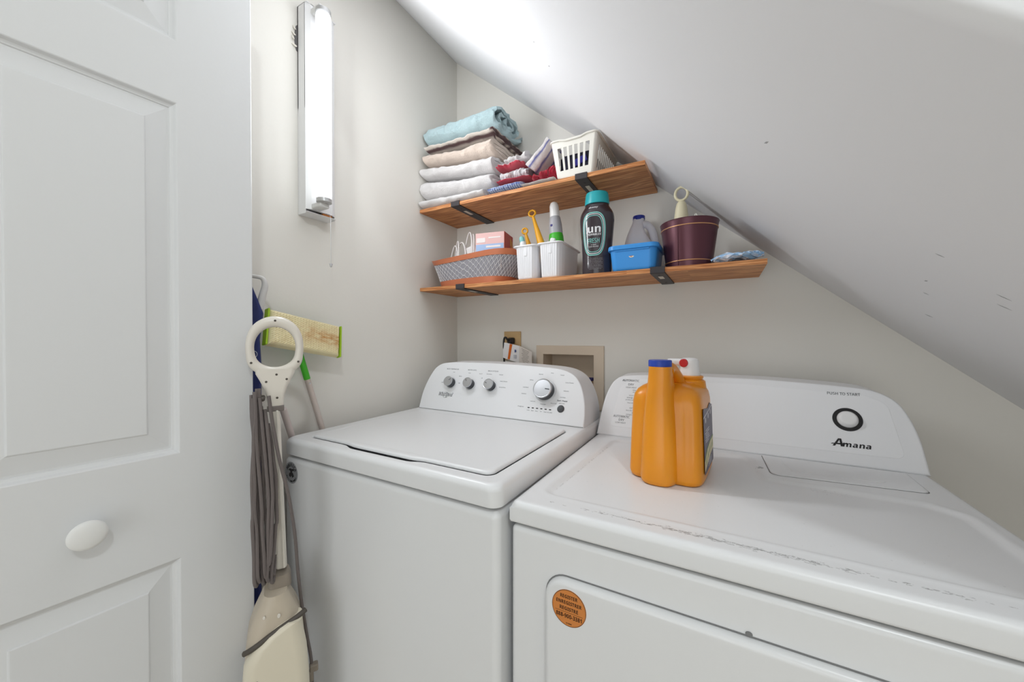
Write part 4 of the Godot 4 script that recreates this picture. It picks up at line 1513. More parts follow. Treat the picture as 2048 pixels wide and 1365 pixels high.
	for q in [[0.0, 0.074, 0.09], [0.015, 0.078, 0.094], [0.045, 0.078, 0.092], [0.075, 0.066, 0.075], [0.10, 0.05, 0.05], [0.21, 0.047, 0.022]]:
		var rg6 := []
		for p in rrect(q[1] * 2, q[2] * 2, minf(q[1], q[2]) * 0.5, 6):
			rg6.append(Vector3(p.x, q[0], p.y + 0.055))
		rings.append(rg6)
	loft(m, rings)
	obj("floor_head", m, ivory, t)
	# cord looped over a hook, its strands side by side
	m = MB.new()
	rbox(m, Vector3(-0.030, 1.088, 0.010), Vector3(0.022, 0.010, 0.036), 0.004, Basis(), 2)
	obj("cord_hook", m, dark, t)
	m = MB.new()
	var rng := RandomNumberGenerator.new()
	rng.seed = 3
	for k in 11:
		var fx := (k % 6) / 5.0
		var layer := k / 6
		var x := lerpf(-0.043, -0.016, fx)
		var pts := []
		for j in 9:
			var v := j / 8.0
			var bulge := sin(v * PI) * (0.010 * (fx - 0.15))
			pts.append(Vector3(x + bulge + rng.randf_range(-0.0016, 0.0016) + 0.004 * sin(v * PI + k * 1.3) + v * 0.008, lerpf(1.112 - layer * 0.006 - 0.02 * pow(fx - 0.3, 2) * 8.0, 0.735 + rng.randf_range(-0.03, 0.012), v), 0.030 - 0.012 * pow(1.0 - v, 8) + layer * 0.008 + rng.randf_range(-0.0015, 0.0015) + 0.012 * v))
		var end: Vector3 = pts[-1]
		pts.append(end + Vector3(0.004, -0.012, -0.010))
		pts.append(end + Vector3(0.006, 0.02, -0.022))
		tube(m, curve(pts, 3), 0.0036, 8)
	tube(m, curve([Vector3(-0.012, 1.095, 0.03), Vector3(-0.006, 1.04, 0.032), Vector3(0.006, 0.96, 0.034), Vector3(0.022, 0.88, 0.034), Vector3(0.034, 0.79, 0.03), Vector3(0.040, 0.70, 0.02), Vector3(0.047, 0.62, 0.005), Vector3(0.058, 0.53, -0.005), Vector3(0.068, 0.45, -0.002), Vector3(0.068, 0.30, 0.0), Vector3(0.06, 0.22, 0.0)], 6), 0.0034, 8)
	obj("power_cord", m, plain(srgb(112, 104, 102), 0.55, 0.35), t)
	m = MB.new()
	rbox(m, Vector3(0.072, 0.452, 0.0), Vector3(0.018, 0.016, 0.016), 0.003, Basis(), 2)
	rbox(m, Vector3(0.066, 0.436, 0.002), Vector3(0.010, 0.024, 0.012), 0.002, Basis(), 2)
	obj("cord_clip", m, taupe, t)

func build_mops() -> void:
	# flat mop leaning on the left wall, head up
	var t := thing("flat_mop", "flat mop with a yellowed pad and lime green end caps on the wall", "mop", Vector3(0.06, 1.225, 0.775))
	# pad frame: x along the pad, y across, z out of it
	var ex := Vector3(0.0, -0.195, -0.98).normalized()
	var ez := Vector3(0.94, 0.22, 0.02)
	ez = (ez - ex * ez.dot(ex)).normalized()
	var pf := Transform3D(Basis(ex, ez.cross(ex), ez), Vector3.ZERO)
	var m := MB.new()
	m.use_col = true
	m.begin()
	var L := 0.208
	var Wd := 0.098
	var nx := 78
	var ny := 34
	var ns := FastNoiseLite.new()
	ns.seed = 4
	ns.frequency = 9.0
	ns.fractal_octaves = 4
	var g := []
	var gc := []
	for j in ny + 1:
		var row := []
		var rc := []
		for i in nx + 1:
			var x := lerpf(-L / 2, L / 2, i / float(nx))
			var y := lerpf(-Wd / 2, Wd / 2, j / float(ny))
			var e := minf(minf(L / 2 - absf(x), Wd / 2 - absf(y)) / 0.010, 1.0)
			# small loops in rows
			var loops := absf(sin(i * PI / 3.0 + (j % 2) * PI / 2)) * absf(sin(j * PI / 2.0 + 0.6))
			var z := 0.016 * sqrt(maxf(0.0, 1.0 - pow(1.0 - e, 2))) + 0.0042 * loops * e + 0.001 * ns.get_noise_2d(x * 4, y * 4)
			row.append(pf * Vector3(x, y, z))
			# dye and grime: a rusty streak along the middle, from the used strip of the pad
			var st := exp(-pow((y - 0.004 + x * 0.06) / 0.020, 2)) * smoothstep(-0.05, 0.04, x) * (0.60 + 0.9 * ns.get_noise_2d(x * 3 + 5, y * 9))
			st = clampf(st + 0.25 * maxf(0, ns.get_noise_2d(x * 2 - 7, y * 2)), 0, 1)
			rc.append(srgb(238, 226, 184).srgb_to_linear().lerp(srgb(196, 138, 76).srgb_to_linear(), st * 0.95))
		g.append(row)
		gc.append(rc)
	for j in ny:
		for i in nx:
			m.tri_col(g[j][i], g[j + 1][i], g[j + 1][i + 1], gc[j][i], gc[j + 1][i], gc[j + 1][i + 1])
			m.tri_col(g[j][i], g[j + 1][i + 1], g[j][i + 1], gc[j][i], gc[j + 1][i + 1], gc[j][i + 1])
	# flat back
	var bk := srgb(220, 208, 170).srgb_to_linear()
	m.tri_col(g[0][0], g[0][nx], g[ny][nx], bk, bk, bk)
	m.tri_col(g[0][0], g[ny][nx], g[ny][0], bk, bk, bk)
	m.end()
	var padm := plain(Color.WHITE, 0.95, 0.15)
	padm.vertex_color_use_as_albedo = true
	obj("pad", m, padm, t, 60.0)
	var lime := plain(srgb(164, 202, 44), 0.45, 0.4)
	m = MB.new()
	rbox(m, pf * Vector3(0.107, 0, 0.006), Vector3(0.005, 0.098, 0.018), 0.002, pf.basis, 2)
	rbox(m, pf * Vector3(-0.107, 0, 0.006), Vector3(0.005, 0.098, 0.018), 0.002, pf.basis, 2)
	each("end_cap", m, lime, t)
	m = MB.new()
	rbox(m, pf * Vector3(0, 0, -0.005), Vector3(0.205, 0.09, 0.008), 0.003, pf.basis, 2)
	obj("head_plate", m, plain(srgb(110, 170, 50), 0.45, 0.4), t)
	# handle: green socket, then a pale steel tube going down behind the washer
	var p0 := Vector3(0.046, 1.20, 0.789) - t.position
	var p1 := Vector3(0.032, 0.02, 0.43) - t.position
	var dirv := (p1 - p0).normalized()
	m = MB.new()
	tube(m, [p0, p0 + dirv * 0.02, p0 + dirv * 0.105], [0.007, 0.0088, 0.0088], 18)
	obj("handle_socket", m, plain(srgb(70, 178, 44), 0.4, 0.45), t)
	m = MB.new()
	tube(m, [p0 + dirv * 0.10, p0 + dirv * 0.5, p1], 0.0082, 18)
	obj("handle", m, plain(srgb(206, 194, 186), 0.35, 0.5, 0.3), t)
	m = MB.new()
	lathe(m, [Vector2(0.003, 0), Vector2(0.003, 0.0012), Vector2(0, 0.002)], 12, Transform3D(Basis(Vector3(0, 0, 1), -PI / 2), p0 + dirv * 0.118 + Vector3(0.008, 0, 0.001)))
	obj("catch_button", m, M.steel, t)
	# navy cleaner behind the vacuum, its grey loop handle on top
	t = thing("upright_cleaner", "navy blue cleaner with a light grey loop handle behind the door", "cleaner", Vector3(0.085, 0, 0.89), 1.07)
	m = MB.new()
	var navy := plain(srgb(40, 50, 104), 0.45, 0.4)
	slab(m, round_poly([Vector2(-0.075, 0.50), Vector2(-0.013, 0.50), Vector2(-0.010, 1.15), Vector2(-0.013, 1.214), Vector2(-0.005, 1.280), Vector2(-0.030, 1.352), Vector2(-0.046, 1.350), Vector2(-0.075, 1.26)], [0.01, 0.01, 0.01, 0.02, 0.01, 0.006, 0.006, 0.01], 4), 0.035, 0.006, Transform3D(Basis(), Vector3(0, 0, -0.020)), 3, true)
	obj("body", m, navy, t)
	m = MB.new()
	slab(m, round_poly([Vector2(-0.078, 0.0), Vector2(0.0, 0.0), Vector2(-0.01, 0.52), Vector2(-0.07, 0.52)], 0.01, 4), 0.05, 0.008, Transform3D(Basis(), Vector3(0, 0, -0.030)), 3, true)
	obj("base", m, navy, t)
	m = MB.new()
	var hp := curve([Vector3(-0.062, 1.300, 0), Vector3(-0.058, 1.352, 0), Vector3(-0.046, 1.370, 0), Vector3(-0.020, 1.3705, 0), Vector3(-0.006, 1.3665, 0), Vector3(-0.0015, 1.350, 0), Vector3(-0.007, 1.322, 0), Vector3(-0.013, 1.290, 0)], 5)
	var rr := []
	for i in hp.size():
		rr.append(0.0048 + 0.0035 * smoothstep(0.45, 0.9, i / (hp.size() - 1.0)))
	tube(m, hp, rr, 14)
	obj("loop_handle", m, plain(srgb(208, 206, 204), 0.4, 0.45), t)
	m = MB.new()
	var ringp := []
	for k in 24:
		ringp.append(Vector3(-0.0235 + cos(TAU * k / 24) * 0.0055, 1.178 + sin(TAU * k / 24) * 0.0075, 0.0152))
	tube(m, ringp, 0.0007, 6, true)
	obj("ring_mark", m, plain(srgb(206, 210, 222), 0.5, 0.4), t)
	# pale stick beside it
	m = MB.new()
	tube(m, [Vector3(0.072, 1.03, 0.842), Vector3(0.040, 0.94, 0.800), Vector3(0.030, 0.5, 0.74), Vector3(0.030, 0.015, 0.72)], 0.0085, 14)
	tag(obj("broom_stick", m, plain(srgb(218, 206, 202), 0.5, 0.4)), "pale pink stick wedged between the washer and the wall", "stick")

# ------------------------------------------------------------------ cloth
# nested U folds seen from their round side: sections in (z, y), drawn out along x; shape(x01) gives [bottom, top, front z, back z]
func folded(m: MB, x0: float, x1: float, layers: int, shape: Callable, color: Callable, seed_ := 1, spiral := false, nx := 46, wob := 1.0) -> void:
	m.use_col = true
	var ns := FastNoiseLite.new()
	ns.seed = seed_
	ns.frequency = 4.0
	ns.fractal_octaves = 3
	var sheets := []
	if spiral:
		var path := []
		var turns := 2.6
		for i in 100:
			var s := i / 99.0
			var a := PI + s * turns * TAU
			var r := 1.0 - s * 0.86
			path.append(Vector2(0.5 + 0.5 * r * cos(a) * (1.0 - 0.05 * sin(a * 2)), 0.5 + 0.5 * r * sin(a)))
		sheets.append([path, 0.5 / (turns + 0.5)])
	else:
		for k in layers:
			var hh := 1.0 / (2.0 * layers)
			var inset_ := (k + 0.5) * hh
			var path2 := []
			var r2 := 0.5 - inset_
			# bottom back -> front -> round -> top back
			for i in 10:
				path2.append(Vector2(i / 9.0 * 0.80, inset_))
			for i in range(1, 12):
				var a2 := -PI / 2 + PI * i / 12.0
				path2.append(Vector2(0.80 + (0.20 - 0.06 * k) * cos(a2), 0.5 + r2 * sin(a2)))
			for i in 10:
				path2.append(Vector2(0.80 - i / 9.0 * 0.80, 1.0 - inset_))
			sheets.append([path2, hh])
	for sh in range(sheets.size()):
		var path3: Array = sheets[sh][0]
		var th: float = sheets[sh][1] * 0.90
		var n := path3.size()
		# outline of the sheet's section: one side out, the other side back
		var sect := []
		var par := []
		for side in [1.0, -1.0]:
			for ii in n:
				var i: int = ii if side > 0 else n - 1 - ii
				var a3: Vector2 = path3[maxi(i - 1, 0)]
				var b3: Vector2 = path3[mini(i + 1, n - 1)]
				var tt := (b3 - a3)
				tt = Vector2(tt.x, tt.y)
				var nm := Vector2(tt.y, -tt.x).normalized()
				var w := th * 0.5
				sect.append(path3[i] + nm * side * Vector2(w * 0.35, w))
				par.append([i / float(n - 1), side, sh])
		m.begin()
		var prev := []
		var prevc := []
		for ix in nx + 1:
			var v := ix / float(nx)
			var sh4: Array = shape.call(v)
			# soften the two ends of the cloth
			var endk := 1.0 - 0.12 * pow(maxf(0.0, 1.0 - minf(v, 1.0 - v) / 0.03), 2)
			var row := []
			var rc := []
			for k in sect.size():
				var q: Vector2 = sect[k]
				var y01 := 0.5 + (q.y - 0.5) * endk
				var y := lerpf(sh4[0], sh4[1], y01)
				var z := lerpf(sh4[3], sh4[2], q.x)
				var wx := lerpf(x0, x1, v)
				var nn := ns.get_noise_3d(wx * 5.0, y * 7.0, z * 5.0)
				var n2 := ns.get_noise_3d(wx * 5.0 + 40.0, y * 7.0, z * 5.0)
				row.append(Vector3(wx + 0.010 * wob * n2 * v, y + 0.004 * wob * nn * y01, z + 0.009 * wob * n2 * q.x))
				rc.append(color.call(v, par[k][0], par[k][1], par[k][2], Vector2(wx, z)))
			if ix > 0:
				for k in sect.size():
					var k2 := (k + 1) % sect.size()
					m.tri_col(prev[k], prev[k2], row[k2], prevc[k], prevc[k2], rc[k2])
					m.tri_col(prev[k], row[k2], row[k], prevc[k], rc[k2], rc[k])
			for e in 2:
				if (e == 0 and ix == 0) or (e == 1 and ix == nx):
					# end faces: a strip between the two sides of the sheet
					for i in n - 1:
						var j := sect.size() - 1 - i
						var c := [row[i], row[i + 1], row[j - 1], row[j]]
						var cc := [rc[i], rc[i + 1], rc[j - 1], rc[j]]
						if e == 1:
							c.reverse()
							cc.reverse()
						m.tri_col(c[0], c[2], c[1], cc[0], cc[2], cc[1])
						m.tri_col(c[0], c[3], c[2], cc[0], cc[3], cc[2])
			prev = row
			prevc = rc
		m.end()

func lin(r: float, g: float, b: float) -> Color:
	return srgb(r, g, b).srgb_to_linear()

func towel(label: String, x0: float, x1: float, layers: int, lb: Array, rt: Array, color: Callable, seed_: int, spiral := false, zf := 0.247, zb := 0.012, group := "", called := "towel", wob := 1.0) -> void:
	var m := MB.new()
	var ns := FastNoiseLite.new()
	ns.seed = seed_ + 100
	ns.frequency = 3.0
	var shape := func(v: float) -> Array:
		var k := ns.get_noise_1d(v * 1.5)
		var sag := sin(v * PI)
		return [lerpf(lb[0], rt[0], v) + (lb[2] if lb.size() > 2 else 0.0) * sag, lerpf(lb[1], rt[1], v) + (rt[2] if rt.size() > 2 else 0.0) * sag, zf + 0.006 * wob * k, zb]
	folded(m, x0, x1, layers, shape, color, seed_, spiral, 46, wob)
	var mat: StandardMaterial3D = M.terry
	tag(obj(called, m, mat, self, 75.0), label, "towel", group)

func one(c: Color) -> Callable:
	return func(_v, _s, _side, _k, _q): return c

func build_upper_items() -> void:
	M.terry = terry(Color.WHITE, true)
	var g := "folded towels on the upper shelf"
	var S := 1.7434
	var white := one(lin(240, 237, 236))
	towel("thin white folded towel at the bottom of the towel stack", 0.008, 0.318, 1, [S, 1.787], [S, 1.775], white, 1, false, 0.242, 0.012, g)
	towel("thick white folded towel second from the bottom of the stack", 0.003, 0.345, 2, [1.788, 1.869], [1.776, 1.832, -0.010], white, 2, false, 0.246, 0.012, g)
	towel("white folded towel just under the peach towel", 0.006, 0.350, 2, [1.870, 1.922], [1.833, 1.896, -0.010], white, 3, false, 0.246, 0.012, g)
	towel("pale peach folded towel in the middle of the stack", 0.018, 0.345, 2, [1.923, 1.973], [1.897, 1.965, -0.012], one(lin(240, 222, 208)), 4, false, 0.244, 0.012, g)
	var stripe := func(v: float, s: float, side: float, k: int, q: Vector2) -> Color:
		if side > 0 and k == 0 and s > 0.36 and s < 0.42:
			return lin(96, 62, 66)
		if v > 0.97:
			if k == 0 and side > 0:
				return lin(90, 58, 60) if fmod(q.y * 28.0, 1.0) < 0.45 else lin(236, 220, 206)
			return lin(86, 56, 58) if k > 0 or side < 0 else lin(142, 60, 76)
		return lin(238, 228, 218)
	towel("white towel with brown stripes under the light blue towel", 0.028, 0.352, 2, [1.975, 2.000], [1.967, 1.996, -0.006], stripe, 5, false, 0.246, 0.012, g)
	towel("light blue towel rolled on top of the towel stack", 0.012, 0.350, 1, [2.007, 2.104], [2.006, 2.108, -0.004], one(lin(200, 226, 231)), 6, true, 0.250, 0.006, g, "towel", 1.6)
	# rags between the towels and the basket
	var rg := "rags on the upper shelf"
	var check := func(v: float, s: float, side: float, k: int, q: Vector2) -> Color:
		var w := sin(q.x * 700.0) * 0.5 + sin((s + q.y * 3.0) * 60.0) * 0.6
		return lin(48, 76, 168) if w > 0.15 else lin(196, 212, 240)
	towel("blue and white checked rag at the front of the rag heap", 0.340, 0.475, 1, [S, 1.766], [S, 1.770, 0.002], check, 11, false, 0.248, 0.06, rg, "rag", 0.6)
	towel("flat white rag lying under the red rags", 0.478, 0.598, 1, [S, 1.753], [S, 1.756], white, 12, false, 0.246, 0.06, rg, "rag", 0.6)
	towel("thin red rag under the fringed white rag", 0.372, 0.505, 1, [1.775, 1.788], [1.774, 1.784, 0.002], one(lin(196, 52, 72)), 13, false, 0.240, 0.06, rg, "rag", 0.8)
	var fringe := func(v: float, s: float, side: float, k: int, q: Vector2) -> Color:
		var w := sin(q.x * 900.0 + s * 120.0) * sin(s * 170.0)
		return lin(176, 172, 182) if w > 0.55 else lin(240, 238, 240)
	towel("fringed white rag in the middle of the rag heap", 0.376, 0.486, 2, [1.790, 1.822], [1.783, 1.826], fringe, 14, false, 0.236, 0.06, rg, "rag", 2.0)
	var redw := func(v: float, s: float, side: float, k: int, q: Vector2) -> Color:
		return lin(206, 70, 88) if s < 0.52 or side < 0 else lin(236, 214, 216)
	towel("red and white rag folded over the fringed rag", 0.366, 0.480, 1, [1.829, 1.846], [1.830, 1.842, 0.008], redw, 15, false, 0.232, 0.06, rg, "rag", 1.6)
	towel("plain white rag on top of the rag heap", 0.392, 0.482, 1, [1.852, 1.872], [1.852, 1.884], white, 16, false, 0.222, 0.06, rg, "rag", 1.6)
	towel("crumpled dark red rag against the white basket", 0.512, 0.590, 3, [1.758, 1.786], [1.758, 1.802], one(lin(190, 44, 66)), 17, false, 0.243, 0.08, rg, "rag", 2.2)
	# striped dish towel standing folded against the basket
	var dish := func(v: float, s: float, side: float, k: int, q: Vector2) -> Color:
		var f := fmod(s * 6.0 + 0.3, 1.0)
		if f < 0.17:
			return lin(92, 98, 170)
		return lin(238, 232, 230)
	var m := MB.new()
	var shape := func(v: float) -> Array:
		return [0.0, lerpf(0.052, 0.034, v), 0.0, -0.13]
	folded(m, 0.0, 0.110, 3, shape, dish, 18, false, 30, 1.0)
	var o := obj("dish_towel", m, M.terry, self, 75.0)
	o.transform = Transform3D(Basis(Vector3(0, 0, 1), 0.86), Vector3(0.512, 1.800, 0.236))
	tag(o, "white dish towel with blue stripes leaning on the white basket", "towel", rg)
	build_basket()

func build_basket() -> void:
	var t := thing("plastic_basket", "white slotted plastic basket at the end of the upper shelf", "basket", Vector3(0.6665, 1.7434, 0.135), -0.02)
	var mat := plain(srgb(238, 235, 226), 0.4, 0.45)
	mat.backlight_enabled = true
	mat.backlight = Color(0.12, 0.115, 0.10)
	# four slotted walls that lean outwards, built bar by bar and joined; corners rounded
	var hb := 0.062
	var ht := 0.079
	var db := 0.108
	var dt := 0.122
	var H := 0.122
	var m := MB.new()
	var wall := func(c: Vector3, ex: Vector3, out: Vector3, halfb: float, halft: float, n: int, y0: float, y1: float) -> void:
		# c: middle of the wall's foot; bars between slots
		var at := func(u: float, y: float, off: float) -> Vector3:
			var v := y / H
			var half: float = lerpf(halfb, halft, v)
			var lean: float = lerpf(0.0, out.length(), v)
			return c + ex * (u * half) + out.normalized() * (lean + off) + Vector3(0, y, 0)
		var piece := func(u0: float, u1: float, ya: float, yb: float) -> void:
			loft(m, [[at.call(u0, ya, 0), at.call(u1, ya, 0), at.call(u1, ya, -0.002), at.call(u0, ya, -0.002)], [at.call(u0, yb, 0), at.call(u1, yb, 0), at.call(u1, yb, -0.002), at.call(u0, yb, -0.002)]])
		piece.call(-0.9, 0.9, 0.004, y0)
		piece.call(-0.9, 0.9, y1, H)
		var span := 1.5
		for k in n + 1:
			var u := -0.75 + span * k / n
			if k == 0:
				piece.call(-0.9, u + 0.02, y0, y1)
			elif k == n:
				piece.call(u - 0.02, 0.9, y0, y1)
			else:
				piece.call(u - span / n * 0.20, u + span / n * 0.20, y0, y1)
	var lean_z := dt - db
	var lean_x := ht - hb
	wall.call(Vector3(0, 0, db), Vector3(1, 0, 0), Vector3(0, 0, lean_z), hb, ht, 6, 0.026, 0.098)
	wall.call(Vector3(0, 0, -db), Vector3(1, 0, 0), Vector3(0, 0, -lean_z), hb, ht, 6, 0.026, 0.098)
	wall.call(Vector3(hb, 0, 0), Vector3(0, 0, 1), Vector3(lean_x, 0, 0), db, dt, 10, 0.026, 0.098)
	wall.call(Vector3(-hb, 0, 0), Vector3(0, 0, 1), Vector3(-lean_x, 0, 0), db, dt, 10, 0.026, 0.098)
	# rounded corners
	for sx in [-1.0, 1.0]:
		for sz in [-1.0, 1.0]:
			var rings := []
			for v in [0.0, 1.0]:
				var hx := lerpf(hb, ht, v)
				var hz := lerpf(db, dt, v)
				var cx := hx * 0.9
				var cz := hz * 0.9
				var rx := hx * 0.1
				var rz := hz * 0.1
				var rg := []
				for k in 7:
					var a := PI / 2 * k / 6
					rg.append(Vector3(sx * (cx + rx * cos(a)), lerpf(0.004, H, v), sz * (cz + rz * sin(a))))
				for k in 7:
					var a2 := PI / 2 * (6 - k) / 6
					rg.append(Vector3(sx * (cx + (rx - 0.002) * cos(a2)), lerpf(0.004, H, v), sz * (cz + (rz - 0.002) * sin(a2))))
				rings.append(rg)
			loft(m, rings)
	obj("slotted_wall", m, mat, t, 40.0)
	m = MB.new()
	var fl := Transform3D(Basis(Vector3(1, 0, 0), Vector3(0, 0, -1), Vector3(0, 1, 0)), Vector3.ZERO)
	slab(m, rrect(hb * 2, db * 2, 0.01, 4), 0.006, 0.002, fl)
	obj("bottom", m, mat, t)
	m = MB.new()
	# rim: rolled lip dipping to the handle notches on the short sides
	var path := []
	for q in rrect(ht * 2 + 0.004, dt * 2 + 0.004, 0.014, 6):
		path.append(Vector3(q.x, H, q.y))
	var fine := []
	for i in path.size():
		var a3: Vector3 = path[i]
		var b3: Vector3 = path[(i + 1) % path.size()]
		var st := maxi(1, int(a3.distance_to(b3) / 0.006))
		for k in st:
			var p := a3.lerp(b3, k / float(st))
			p.y -= 0.006 * smoothstep(0.05, 0.02, absf(p.x)) * (1.0 if absf(p.z) > dt * 0.9 else 0.0)
			fine.append(p)
	tube(m, fine, 0.0032, 8, true)
	obj("rim", m, mat, t)
	# dark things inside it
	m = MB.new()
	rbox(m, Vector3(0, 0.045, 0), Vector3(0.112, 0.076, 0.200), 0.015, Basis(), 3)
	tag(obj_at("folded_cloth", m, plain(srgb(52, 50, 62), 0.9, 0.2), t.transform), "dark folded cloth inside the white slotted basket", "cloth")
	m = MB.new()
	rbox(m, Vector3(0.018, 0.050, 0.1035), Vector3(0.045, 0.022, 0.006), 0.0025, Basis(Vector3(0, 0, 1), 0.3), 3)
	tag(obj_at("blue_packet", m, plain(srgb(76, 72, 166), 0.6, 0.3), t.transform), "violet blue packet behind the slots of the white basket", "packet")

func obj_at(called: String, m: MB, mat: Material, xf: Transform3D) -> MeshInstance3D:
	var o := obj(called, m, mat)
	o.transform = xf
	return o

# ------------------------------------------------------------------ lower shelf
const LOW := 1.4226

func build_lower_items() -> void:
	build_bowl()
	build_caddy()
	build_scent_bottle()
	build_blue_tub()
	build_milk_jug()
	build_pot()
	# crumpled blue plastic at the end of the shelf
	var m := MB.new()
	m.use_col = true
	var ns := FastNoiseLite.new()
	ns.seed = 21
	ns.frequency = 3.0
	ns.fractal_octaves = 4
	var rings := []
	for j in 15:
		var v := j / 14.0
		var rg := []
		for i in 40:
			var a := TAU * i / 40
			var hx := 0.030 * sin(PI * (0.06 + 0.88 * v)) + 0.004
			var x := lerpf(-0.058, 0.060, v)
			var y := 0.014 + 0.006 * v + cos(a) * (0.010 + 0.006 * sin(v * 9.0)) * sin(PI * (0.05 + 0.9 * v))
			var z := sin(a) * hx * 1.5
			var q := Vector3(x, y, z)
			q += Vector3(ns.get_noise_3d(x * 30, y * 60, z * 30), ns.get_noise_3d(x * 40 + 9, y * 60, z * 40), ns.get_noise_3d(x * 30, y * 60 + 7, z * 30)) * 0.012
			q.y = maxf(q.y, 0.0004)
			rg.append(q)
		rings.append(rg)
	m.begin()
	var shade := func(q: Vector3) -> Color:
		return lin(244, 242, 246).lerp(lin(158, 202, 240), smoothstep(-0.15, 0.15, ns.get_noise_3d(q.x * 14 + 3, q.y * 30, q.z * 14) + 0.10))
	for j in rings.size() - 1:
		for i in 40:
			var k := (i + 1) % 40
			var q4 := [rings[j][i], rings[j][k], rings[j + 1][k], rings[j + 1][i]]
			m.tri_col(q4[0], q4[1], q4[2], shade.call(q4[0]), shade.call(q4[1]), shade.call(q4[2]))
			m.tri_col(q4[0], q4[2], q4[3], shade.call(q4[0]), shade.call(q4[2]), shade.call(q4[3]))
	for e in [0, 14]:
		for i in range(1, 39):
			var q3 := [rings[e][0], rings[e][i], rings[e][i + 1]]
			if e == 0:
				q3 = [q3[0], q3[2], q3[1]]
			m.tri_col(q3[0], q3[1], q3[2], shade.call(q3[0]), shade.call(q3[1]), shade.call(q3[2]))
	m.end()
	var mat := plain(Color.WHITE, 0.4, 0.4)
	mat.vertex_color_use_as_albedo = true
	var o := obj("plastic_wrap", m, mat, self, 30.0)
	o.position = Vector3(1.119, LOW, 0.205)
	tag(o, "crumpled blue and white plastic wrap at the end of the lower shelf", "wrap")

